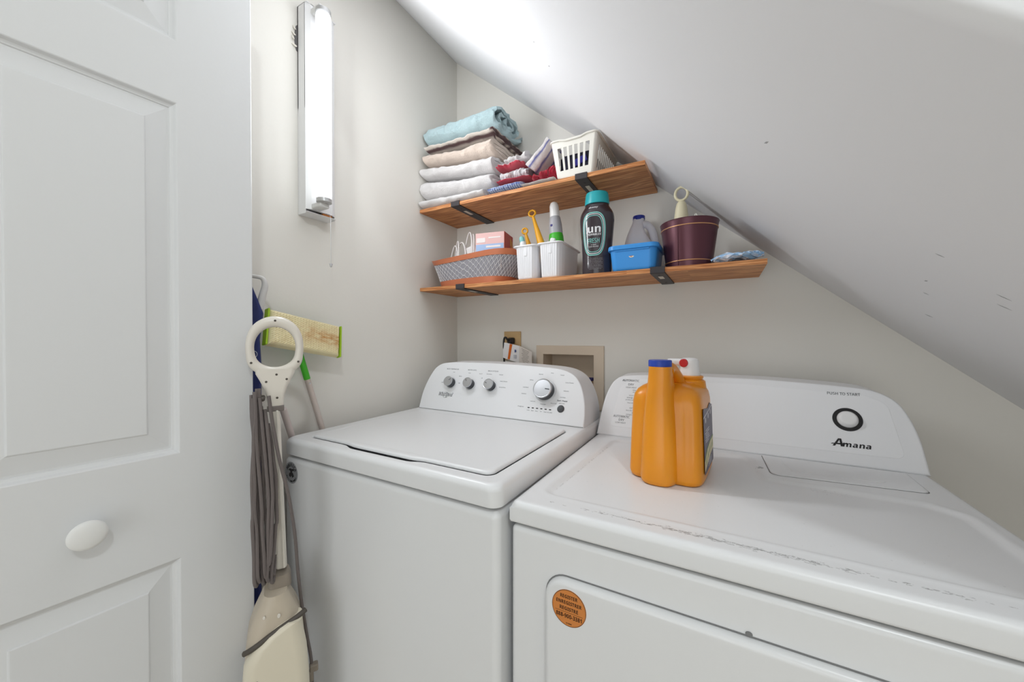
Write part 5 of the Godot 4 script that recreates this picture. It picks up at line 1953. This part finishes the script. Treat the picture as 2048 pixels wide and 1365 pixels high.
func build_bowl() -> void:
	# boat-shaped tub: copper rims, grey band with a white net
	var t := thing("oval_tub", "oval tub with copper rims and a white net pattern on grey", "tub", Vector3(0.222, LOW, 0.152))
	var copper := plain(srgb(196, 116, 80), 0.35, 0.5, 0.25)
	var gray := plain(srgb(142, 140, 146), 0.4, 0.45)
	var n := 96
	var top := func(a: float) -> float:
		# rim height: high to the right and at the far left, low in between
		return 0.107 + 0.017 * smoothstep(-0.35, 0.75, cos(a)) + 0.010 * smoothstep(0.6, 1.0, -cos(a))
	var at := func(a: float, v: float, off: float) -> Vector3:
		var flare := v * v * 0.35 + v * 0.65
		var ra := lerpf(0.160, 0.212, flare) + off
		var rb := lerpf(0.092, 0.104, flare) + off
		var e := 0.82
		return Vector3(signf(cos(a)) * pow(absf(cos(a)), e) * ra, v * top.call(a), signf(sin(a)) * pow(absf(sin(a)), e) * rb)
	var band := func(m: MB, v0: float, v1: float, off: float, steps: int, inner := false) -> void:
		var rings := []
		for k in steps + 1:
			var rg := []
			for i in n:
				rg.append(at.call(TAU * i / n, lerpf(v0, v1, k / float(steps)), off))
			rings.append(rg)
		for k in steps + 1:
			var rg2 := []
			for i in n:
				rg2.append(at.call(TAU * i / n, lerpf(v1, v0, k / float(steps)), -0.003))
			rings.append(rg2)
		rings.append(rings[0])
		loft(m, rings, false, false)
	var m := MB.new()
	band.call(m, 0.20, 0.84, 0.0, 6)
	var body := obj("band", m, gray, t)
	m = MB.new()
	band.call(m, 0.83, 1.0, 0.0025, 3)
	obj("rim", m, copper, t)
	m = MB.new()
	band.call(m, 0.0, 0.21, 0.0015, 3)
	var rg := []
	for i in n:
		rg.append(at.call(TAU * i / n, 0.0, 0.0))
	var rg3 := []
	for i in n:
		rg3.append(at.call(TAU * i / n, 0.03, -0.002))
	loft(m, [rg, rg3])
	obj("foot_rim", m, copper, t)
	# net: wavy lines that meet and part, each round the tub
	m = MB.new()
	var waves := 52
	for row in 6:
		var path := []
		for i in waves * 8:
			var a := TAU * i / (waves * 8)
			var w := cos(i / 8.0 * TAU) * (1.0 if row % 2 == 0 else -1.0)
			w = signf(w) * pow(absf(w), 0.8)
			path.append(at.call(a, clampf(0.262 + row * 0.104 + 0.050 * w, 0.215, 0.825), 0.0006))
		tube(m, path, 0.0007, 4, true)
	obj("net_pattern", m, plain(srgb(232, 230, 232), 0.5, 0.4), body)
	# contents: a medicine box and loops of white cord
	var bx := thing("medicine_box", "red white and blue medicine box standing in the oval tub", "box", Vector3(0.300, LOW + 0.045, 0.150), 0.18)
	m = MB.new()
	rbox(m, Vector3(0, 0.077, 0), Vector3(0.118, 0.154, 0.10), 0.001, Basis(), 1)
	var card := obj("carton", m, plain(srgb(232, 190, 186), 0.5, 0.35), bx)
	m = MB.new()
	rbox(m, Vector3(0.0594, 0.077, 0), Vector3(0.0008, 0.1536, 0.0996), 0.0002, Basis(), 1)
	obj("red_end", m, plain(srgb(192, 62, 46), 0.45, 0.4), card)
	m = MB.new()
	rbox(m, Vector3(0, 0.085, 0.0503), Vector3(0.114, 0.050, 0.0006), 0.0002, Basis(), 1)
	obj("blue_panel", m, plain(srgb(164, 190, 228), 0.45, 0.4), card)
	m = MB.new()
	rbox(m, Vector3(-0.036, 0.126, 0.0504), Vector3(0.036, 0.018, 0.0008), 0.0002, Basis(), 1)
	rbox(m, Vector3(0.020, 0.134, 0.0504), Vector3(0.05, 0.005, 0.0008), 0.0002, Basis(), 1)
	rbox(m, Vector3(0.015, 0.100, 0.0507), Vector3(0.06, 0.007, 0.0008), 0.0002, Basis(), 1)
	letters(m, "IBUPROFEN", 0.0, 0.085, 0.070, 0.016, Transform3D(Basis(Vector3(0, 1, 0), Vector3(0, 0, 1), Vector3(1, 0, 0)), Vector3(0.0599, 0.045, 0.0)), true)
	obj("white_print", m, plain(srgb(240, 232, 230), 0.5, 0.3), card)
	m = MB.new()
	for k in 3:
		rbox(m, Vector3(0.0599, 0.128 - 0.004 * k, -0.018 - 0.010 * k), Vector3(0.0006, 0.030, 0.005), 0.0002, Basis(), 1)
	obj("yellow_print", m, plain(srgb(226, 172, 66), 0.5, 0.3), card)
	t = thing("white_cord", "loops of white cord standing up out of the oval tub", "cord", Vector3(0.145, LOW + 0.03, 0.155))
	var wm := plain(srgb(238, 234, 232), 0.4, 0.4)
	for q in [[-0.050, 0.150, 0.052, 0.35], [-0.036, 0.168, 0.050, 0.55], [-0.016, 0.160, 0.056, 0.2], [0.024, 0.196, 0.056, 0.4], [0.042, 0.186, 0.050, 0.6]]:
		m = MB.new()
		var path2 := []
		for k in 25:
			var a := PI * k / 24.0
			path2.append(Vector3(q[0] + cos(q[3]) * cos(a) * q[2] * 0.75 + 0.014 * sin(a), sin(a) * q[1], sin(q[3]) * cos(a) * q[2]))
		tube(m, path2, 0.0029, 8)
		obj("loop", m, wm, t)
	m = MB.new()
	rbox(m, Vector3(0.052, 0.105, 0.0), Vector3(0.045, 0.07, 0.012), 0.005, Basis(Vector3(0, 0, 1), 0.25), 2)
	obj("cord_plug", m, wm, t)

func build_caddy() -> void:
	var t := thing("ribbed_caddy", "white ribbed plastic caddy with two cups full of brushes", "caddy", Vector3(0.530, LOW, 0.150))
	var mat := plain(srgb(240, 240, 243), 0.35, 0.45)
	mat.backlight_enabled = true
	mat.backlight = Color(0.12, 0.12, 0.13)
	# two tapering cups with fine upright ribs
	for cx in [-0.046, 0.046]:
		var m := MB.new()
		var base := []
		for q in rrect(1.0, 1.0, 0.22, 6):
			base.append(q)
		# cut the outline finely and let every other point stand out: ribs
		var fine := []
		for i in base.size():
			var a: Vector2 = base[i]
			var b: Vector2 = base[(i + 1) % base.size()]
			var st := maxi(1, int(a.distance_to(b) / 0.028))
			for k in st:
				fine.append(a.lerp(b, k / float(st)))
		var rings := []
		for q in [[0.0, 0.072, 0.178, 0.0], [0.004, 0.076, 0.184, 0.0], [0.010, 0.0765, 0.185, 0.6], [0.112, 0.0855, 0.197, 0.6], [0.117, 0.086, 0.198, 0.0]]:
			var rg := []
			for i in fine.size():
				var rib: float = 1.0 + (0.020 * q[3] if i % 3 == 0 else 0.0)
				rg.append(Vector3(fine[i].x * q[1] * rib + cx, q[0], fine[i].y * q[2] * rib))
			rings.append(rg)
		for q in [[0.117, 0.083, 0.194], [0.006, 0.072, 0.178]]:
			var rg2 := []
			for i in fine.size():
				rg2.append(Vector3(fine[i].x * q[1] + cx, q[0], fine[i].y * q[2]))
			rings.append(rg2)
		loft(m, rings)
		obj("cup", m, mat, t, 25.0)
		m = MB.new()
		rbox(m, Vector3(cx + 0.004, 0.097, 0.0965), Vector3(0.011, 0.034, 0.005), 0.002, Basis(), 2)
		obj("clip_rib", m, mat, t)
	var m2 := MB.new()
	var lip := Transform3D(Basis(Vector3(1, 0, 0), Vector3(0, 0, -1), Vector3(0, 1, 0)), Vector3(0, 0.114, 0))
	# flange: outer outline, holes left open by building it as a band round each cup
	for cx2 in [-0.046, 0.046]:
		var rings2 := []
		for q in [[0.093, 0.206, 0.0], [0.094, 0.207, 0.0015], [0.093, 0.206, 0.004], [0.0865, 0.1985, 0.0042], [0.0845, 0.196, 0.003], [0.0845, 0.196, -0.002], [0.093, 0.206, 0.0]]:
			var rg3 := []
			for p in rrect(q[0], q[1], 0.018, 6):
				rg3.append(lip * Vector3(p.x + cx2, p.y, q[2]))
			rings2.append(rg3)
		loft(m2, rings2, false, false)
	obj("flange", m2, mat, t)
	# what stands in it
	var yel := plain(srgb(232, 168, 40), 0.4, 0.45)
	for q in [["yellow ring-topped brush handle leaning beside the spray bottle", Vector3(0.563, LOW + 0.02, 0.208), Vector3(0.4745, 1.676, 0.168), 0.0155], ["short yellow ring-topped handle beside the teal-tipped tube", Vector3(0.492, LOW + 0.02, 0.150), Vector3(0.4465, 1.614, 0.172), 0.0125]]:
		var foot: Vector3 = q[1]
		var tip: Vector3 = q[2]
		var br := thing("brush", q[0], "brush", foot, 0.0, "brushes in the white caddy")
		var d := tip - foot
		var dn := d.normalized()
		var m3 := MB.new()
		var pts := []
		var rad := []
		for k in 12:
			var v := k / 11.0
			pts.append(d * v * (1.0 - q[3] / d.length()))
			rad.append(lerpf(0.0128, 0.0058, smoothstep(0.5, 1.0, v)) * (1.0 if v < 0.95 else 0.9))
		tube(m3, pts, rad, 14)
		obj("handle", m3, yel, br)
		m3 = MB.new()
		var side := dn.cross(Vector3(0.3, 0.0, 1.0)).normalized()
		var path := []
		for k in 28:
			var a := TAU * k / 28
			path.append(d + (dn * cos(a) + side * sin(a)) * q[3] * 0.78)
		tube(m3, path, 0.0036, 10, true)
		obj("ring", m3, yel, br)
	# spray bottle: white tip, grey shoulder, green collar
	var sp := thing("spray_bottle", "white topped grey spray bottle with a green collar in the caddy", "bottle", Vector3(0.573, LOW + 0.02, 0.150))
	sp.rotation.z = 0.075
	var m4 := MB.new()
	lathe(m4, [Vector2(0.024, 0.0), Vector2(0.026, 0.004), Vector2(0.026, 0.118), Vector2(0.024, 0.122)], 28)
	obj("body", m4, M.white_plastic, sp)
	m4 = MB.new()
	lathe(m4, [Vector2(0.0255, 0.12), Vector2(0.0268, 0.124), Vector2(0.026, 0.140), Vector2(0.0235, 0.152), Vector2(0.019, 0.156)], 28)
	obj("collar", m4, plain(srgb(70, 186, 50), 0.4, 0.45), sp)
	m4 = MB.new()
	lathe(m4, [Vector2(0.0235, 0.148), Vector2(0.0245, 0.156), Vector2(0.023, 0.185), Vector2(0.0195, 0.208), Vector2(0.0165, 0.214)], 28)
	var shd := obj("shoulder", m4, plain(srgb(176, 176, 182), 0.4, 0.45), sp)
	m4 = MB.new()
	rbox(m4, Vector3(-0.006, 0.178, 0.0235), Vector3(0.008, 0.007, 0.0015), 0.0004, Basis(), 1)
	obj("square_mark", m4, plain(srgb(66, 60, 128), 0.5, 0.4), shd)
	m4 = MB.new()
	lathe(m4, [Vector2(0.0172, 0.212), Vector2(0.0178, 0.215), Vector2(0.0168, 0.240), Vector2(0.0162, 0.252), Vector2(0.013, 0.262), Vector2(0.007, 0.2665), Vector2(0, 0.2675)], 28)
	obj("tip", m4, M.white_plastic, sp)
	# tube with a teal tip, and white handles
	var tb := thing("squeeze_tube", "white tube with a teal tip in the white caddy", "tube", Vector3(0.484, LOW + 0.02, 0.205))
	tb.rotation.z = 0.24
	m4 = MB.new()
	lathe(m4, [Vector2(0.011, 0.0), Vector2(0.012, 0.004), Vector2(0.012, 0.118), Vector2(0.009, 0.126)], 20)
	obj("tube_body", m4, M.white_plastic, tb)
	m4 = MB.new()
	lathe(m4, [Vector2(0.0085, 0.124), Vector2(0.0095, 0.127), Vector2(0.0095, 0.140), Vector2(0.006, 0.146), Vector2(0, 0.147)], 20)
	obj("tube_tip", m4, plain(srgb(134, 204, 206), 0.4, 0.45), tb)
	for q in [["white scrub brush leaning in the middle of the caddy", Vector3(0.535, LOW + 0.02, 0.20), -0.75], ["white scrub brush lying across the far cup of the caddy", Vector3(0.505, LOW + 0.02, 0.165), -0.35]]:
		var wb := thing("scrub_brush", q[0], "brush", q[1], 0.0, "brushes in the white caddy")
		wb.rotation.z = q[2] * 0.4
		m4 = MB.new()
		rbox(m4, Vector3(0, 0.066, 0), Vector3(0.020, 0.125, 0.012), 0.005, Basis(), 3)
		obj("handle", m4, M.white_plastic, wb)
		m4 = MB.new()
		rbox(m4, Vector3(0, 0.1, 0.0065), Vector3(0.006, 0.03, 0.003), 0.001, Basis(), 1)
		obj("slot", m4, plain(srgb(150, 150, 156), 0.5, 0.4), wb)

func build_scent_bottle() -> void:
	var t := thing("scent_booster_bottle", "dark bottle of scent beads with a teal cap on the lower shelf", "bottle", Vector3(0.726, LOW, 0.197), 0.12)
	var dark := plain(srgb(56, 48, 54), 0.14, 0.55)
	var prof := [[0.0, 0.043], [0.003, 0.0465], [0.02, 0.0475], [0.05, 0.0470], [0.08, 0.0480], [0.11, 0.0500], [0.14, 0.0525], [0.165, 0.0545], [0.182, 0.0552], [0.196, 0.0535], [0.207, 0.049], [0.216, 0.0435], [0.224, 0.039], [0.236, 0.037]]
	var rad := func(y: float) -> float:
		for i in prof.size() - 1:
			if y <= prof[i + 1][0]:
				return lerpf(prof[i][1], prof[i + 1][1], (y - prof[i][0]) / (prof[i + 1][0] - prof[i][0]))
		return prof[-1][1]
	var pts := []
	for q in prof:
		pts.append(Vector2(q[1], q[0]))
	var m := MB.new()
	lathe(m, curve(pts, 4), 56, Transform3D(), 1.0, 0.78)
	var body := obj("body", m, dark, t)
	m = MB.new()
	lathe(m, [Vector2(0.0385, 0.230), Vector2(0.0395, 0.232), Vector2(0.039, 0.240), Vector2(0.0365, 0.262), Vector2(0.0345, 0.268), Vector2(0.030, 0.270), Vector2(0, 0.2705)], 48, Transform3D(), 1.0, 0.9)
	obj("cap", m, plain(srgb(38, 166, 174), 0.35, 0.45), t)
	# print bent round the body: f.x is the arc across the front
	var bend := func(f: Vector3) -> Vector3:
		var r: float = rad.call(f.y)
		var a: float = f.x / 0.0455
		return Vector3(sin(a) * (r + f.z + 0.0004), f.y, cos(a) * (r * 0.78 + f.z + 0.0004))
	var ribbon := func(mm: MB, cx: float, cy: float, hw: float, hh: float, wd: float, open := false) -> void:
		# an upright oval with straight sides
		var path := []
		for k in 64:
			var a := TAU * k / 64
			var ex := signf(cos(a)) * pow(absf(cos(a)), 0.62) * hw
			var ey := signf(sin(a)) * pow(absf(sin(a)), 0.85) * hh
			path.append(Vector2(cx + ex, cy + ey))
		var rings := []
		var inner := inset(path, wd)
		for lev in [[path, 0.0], [path, 0.0004], [inner, 0.0004], [inner, 0.0], [path, 0.0]]:
			var rg := []
			for q in lev[0]:
				rg.append(bend.call(Vector3(q.x, q.y, lev[1])))
			rings.append(rg)
		loft(mm, rings, false, false)
	m = MB.new()
	ribbon.call(m, -0.004, 0.128, 0.0345, 0.069, 0.0032)
	ribbon.call(m, -0.004, 0.128, 0.0265, 0.058, 0.0018)
	letters(m, "FRESH", -0.004, 0.1065, 0.034, 0.0145, Transform3D(), false, 0.0003, bend)
	obj("teal_print", m, plain(srgb(136, 206, 198), 0.4, 0.4), body)
	m = MB.new()
	ribbon.call(m, -0.004, 0.128, 0.0305, 0.0635, 0.0022)
	letters(m, "un", -0.002, 0.141, 0.036, 0.019, Transform3D(), true, 0.0003, bend)
	letters(m, "STOPABLES", -0.004, 0.126, 0.042, 0.0065, Transform3D(), true, 0.0003, bend, 0.2)
	letters(m, "In-Wash", -0.004, 0.094, 0.015, 0.004, Transform3D(), false, 0.0003, bend)
	letters(m, "Scent Booster", -0.004, 0.088, 0.030, 0.004, Transform3D(), false, 0.0003, bend)
	letters(m, "downy", -0.006, 0.2135, 0.030, 0.0085, Transform3D(), true, 0.0003, bend, 0.3, "Droid Serif")
	obj("white_print", m, plain(srgb(228, 228, 230), 0.4, 0.4), body)
	m = MB.new()
	for k in 9:
		letters(m, ["laundry beads for softer", "longer lasting freshness", "safe for all colours and", "fabrics in every load of", "wash at any temperature", "not for use on stains", "keep away from children", "net weight as packed", "shake beads into cap"][k], 0.000, 0.050 - k * 0.0042, 0.046 - 0.008 * float(k % 3 == 2), 0.0026, Transform3D(), false, 0.0002, bend)
	obj("small_print", m, plain(srgb(176, 172, 176), 0.5, 0.3), body)

func build_blue_tub() -> void:
	var t := thing("blue_tub", "bright blue plastic food tub with a lid on the lower shelf", "tub", Vector3(0.850, LOW, 0.182), 0.0)
	var blue := plain(srgb(62, 150, 226), 0.35, 0.45)
	var m := MB.new()
	var rings := []
	for q in [[0.0, 0.116, 0.126, 0.014], [0.003, 0.122, 0.132, 0.016], [0.010, 0.128, 0.138, 0.020], [0.062, 0.138, 0.148, 0.022], [0.066, 0.139, 0.149, 0.022]]:
		var rg := []
		for p in rrect(q[1], q[2], q[3], 8):
			rg.append(Vector3(p.x, q[0], p.y))
		rings.append(rg)
	loft(m, rings)
	var body := obj("body", m, blue, t)
	m = MB.new()
	rings = []
	for q in [[0.062, 0.147, 0.157], [0.063, 0.150, 0.160], [0.072, 0.150, 0.160], [0.0755, 0.147, 0.157], [0.0765, 0.138, 0.148], [0.0745, 0.130, 0.140], [0.0745, 0.02, 0.03]]:
		var rg2 := []
		for p in rrect(q[1], q[2], minf(0.024, q[1] * 0.45), 8):
			rg2.append(Vector3(p.x, q[0], p.y))
		rings.append(rg2)
	loft(m, rings)
	obj("lid", m, blue, t)
	m = MB.new()
	rbox(m, Vector3(0, 0.060, 0.074), Vector3(0.10, 0.006, 0.004), 0.0015, Basis(), 2)
	obj("lid_tab", m, blue, t)
	m = MB.new()
	var sf := Transform3D(Basis(Vector3(1, 0, 0), -0.1), Vector3(-0.002, 0.041, 0.0714))
	disc(m, 0.0048, 0.0006, 0.0002, sf, 1.6, 20)
	var st := obj("sticker", m, plain(srgb(230, 224, 206), 0.5, 0.3), body)
	m = MB.new()
	for q in [[-0.003, 0.0, 0.0], [0.0025, 0.0012, 0.6], [0.0, -0.0018, -0.4]]:
		rbox(m, sf * Vector3(q[0], q[1], 0.0007), Vector3(0.005, 0.0014, 0.0004), 0.0001, sf.basis * Basis(Vector3(0, 0, 1), q[2]), 1)
	obj("sticker_mark", m, plain(srgb(176, 92, 66), 0.5, 0.3), body)

func build_milk_jug() -> void:
	var t := thing("milk_jug", "clear plastic jug with a blue cap behind the blue tub", "jug", Vector3(0.842, LOW, 0.054), 0.10)
	var mat := plain(srgb(248, 246, 249), 0.3, 0.45)
	mat.backlight_enabled = true
	mat.backlight = Color(0.85, 0.84, 0.86)
	# body: rounded square shrinking to the neck, a bay cut for the handle at one corner
	var m := MB.new()
	var rings := []
	for q in [[0.0, 0.046, 0.0], [0.004, 0.050, 0.0], [0.09, 0.051, 0.0], [0.110, 0.050, 0.004], [0.128, 0.046, 0.012], [0.150, 0.039, 0.016], [0.172, 0.030, 0.014], [0.190, 0.0215, 0.006], [0.200, 0.0185, 0.0], [0.206, 0.0175, 0.0]]:
		var rg := []
		for p in rrect(q[1] * 2, minf(q[1] * 2, 0.098), q[1] * 0.55, 8):
			var x: float = p.x
			if x > 0:
				x -= q[2] * (x / q[1])
			rg.append(Vector3(x - (0.010 if q[0] > 0.19 else 0.010 * q[0] / 0.19), q[0], p.y))
		rings.append(rg)
	loft(m, rings)
	obj("body", m, mat, t, 50.0)
	m = MB.new()
	tube(m, curve([Vector3(0.000, 0.186, 0.004), Vector3(0.016, 0.184, 0.006), Vector3(0.031, 0.166, 0.008), Vector3(0.040, 0.138, 0.010), Vector3(0.044, 0.110, 0.010), Vector3(0.038, 0.092, 0.006)], 6), 0.0122, 14)
	obj("handle", m, mat, t)
	m = MB.new()
	lathe(m, [Vector2(0.0195, 0.203), Vector2(0.0200, 0.205), Vector2(0.0200, 0.216), Vector2(0.0190, 0.2175), Vector2(0, 0.218)], 30, Transform3D(Basis(), Vector3(-0.010, 0, 0)))
	obj("cap", m, plain(srgb(36, 48, 148), 0.4, 0.45), t)

func build_pot() -> void:
	var t := thing("metal_pot", "burgundy metal flower pot with gold bands on the lower shelf", "pot", Vector3(0.998, LOW, 0.172))
	var wine := plain(srgb(96, 56, 66), 0.32, 0.5, 0.45)
	var m := MB.new()
	lathe(m, [Vector2(0.0, 0.003), Vector2(0.055, 0.003), Vector2(0.060, 0.0), Vector2(0.0625, 0.002), Vector2(0.064, 0.015), Vector2(0.0765, 0.114), Vector2(0.0795, 0.133), Vector2(0.0805, 0.1345), Vector2(0.0795, 0.136), Vector2(0.077, 0.134), Vector2(0.062, 0.012), Vector2(0.0, 0.008)], 64)
	var body := obj("body", m, wine, t)
	m = MB.new()
	var lines := [[0.018, 0.0649], [0.116, 0.0771]]
	for q in lines:
		var path := []
		for k in 64:
			path.append(Vector3(cos(TAU * k / 64) * q[1], q[0], sin(TAU * k / 64) * q[1]))
		tube(m, path, 0.0015, 6, true)
	each("gold_band", m, plain(srgb(214, 160, 112), 0.4, 0.5, 0.3), body)
	m = MB.new()
	rbox(m, Vector3(-0.024, 0.064, 0.0660), Vector3(0.0012, 0.118, 0.003), 0.0004, Basis(Vector3(1, 0, 0), 0.124) , 1)
	obj("seam", m, wine, body)
	# cream stopper-shaped bottle with a ring, and white tissue, standing in the pot
	t = thing("ring_bottle", "cream plastic bottle with a ring on top standing in the pot", "bottle", Vector3(0.976, LOW + 0.012, 0.160))
	m = MB.new()
	lathe(m, [Vector2(0.022, 0.0), Vector2(0.024, 0.004), Vector2(0.023, 0.12), Vector2(0.0205, 0.145), Vector2(0.0165, 0.178), Vector2(0.0135, 0.192), Vector2(0.008, 0.199), Vector2(0, 0.201)], 28)
	obj("body", m, M.cream_plastic, t)
	m = MB.new()
	var path2 := []
	for k in 32:
		path2.append(Vector3(cos(TAU * k / 32) * 0.0175, 0.2215 + sin(TAU * k / 32) * 0.020, 0))
	tube(m, path2, 0.0042, 10, true)
	obj("ring", m, M.cream_plastic, t)
	m = MB.new()
	var ns := FastNoiseLite.new()
	ns.seed = 31
	ns.frequency = 2.0
	var rings := []
	for j in 9:
		var v := j / 8.0
		var rg := []
		for i in 28:
			var a := TAU * i / 28
			var r := (0.030 * cos(v * PI / 2) + 0.0008)
			var q := Vector3(cos(a) * r, 0.155 * v, sin(a) * r)
			q += Vector3(ns.get_noise_3d(q.x * 30, q.y * 30, q.z * 30), 0, ns.get_noise_3d(q.x * 30 + 5, q.y * 30, q.z * 30)) * 0.016 * v
			rg.append(q)
		rings.append(rg)
	loft(m, rings)
	var o := obj("tissue", m, plain(srgb(238, 236, 226), 0.9, 0.2), self, 30.0)
	o.position = Vector3(1.018, LOW + 0.012, 0.165)
	tag(o, "crumpled white tissue poking out of the burgundy pot", "tissue")
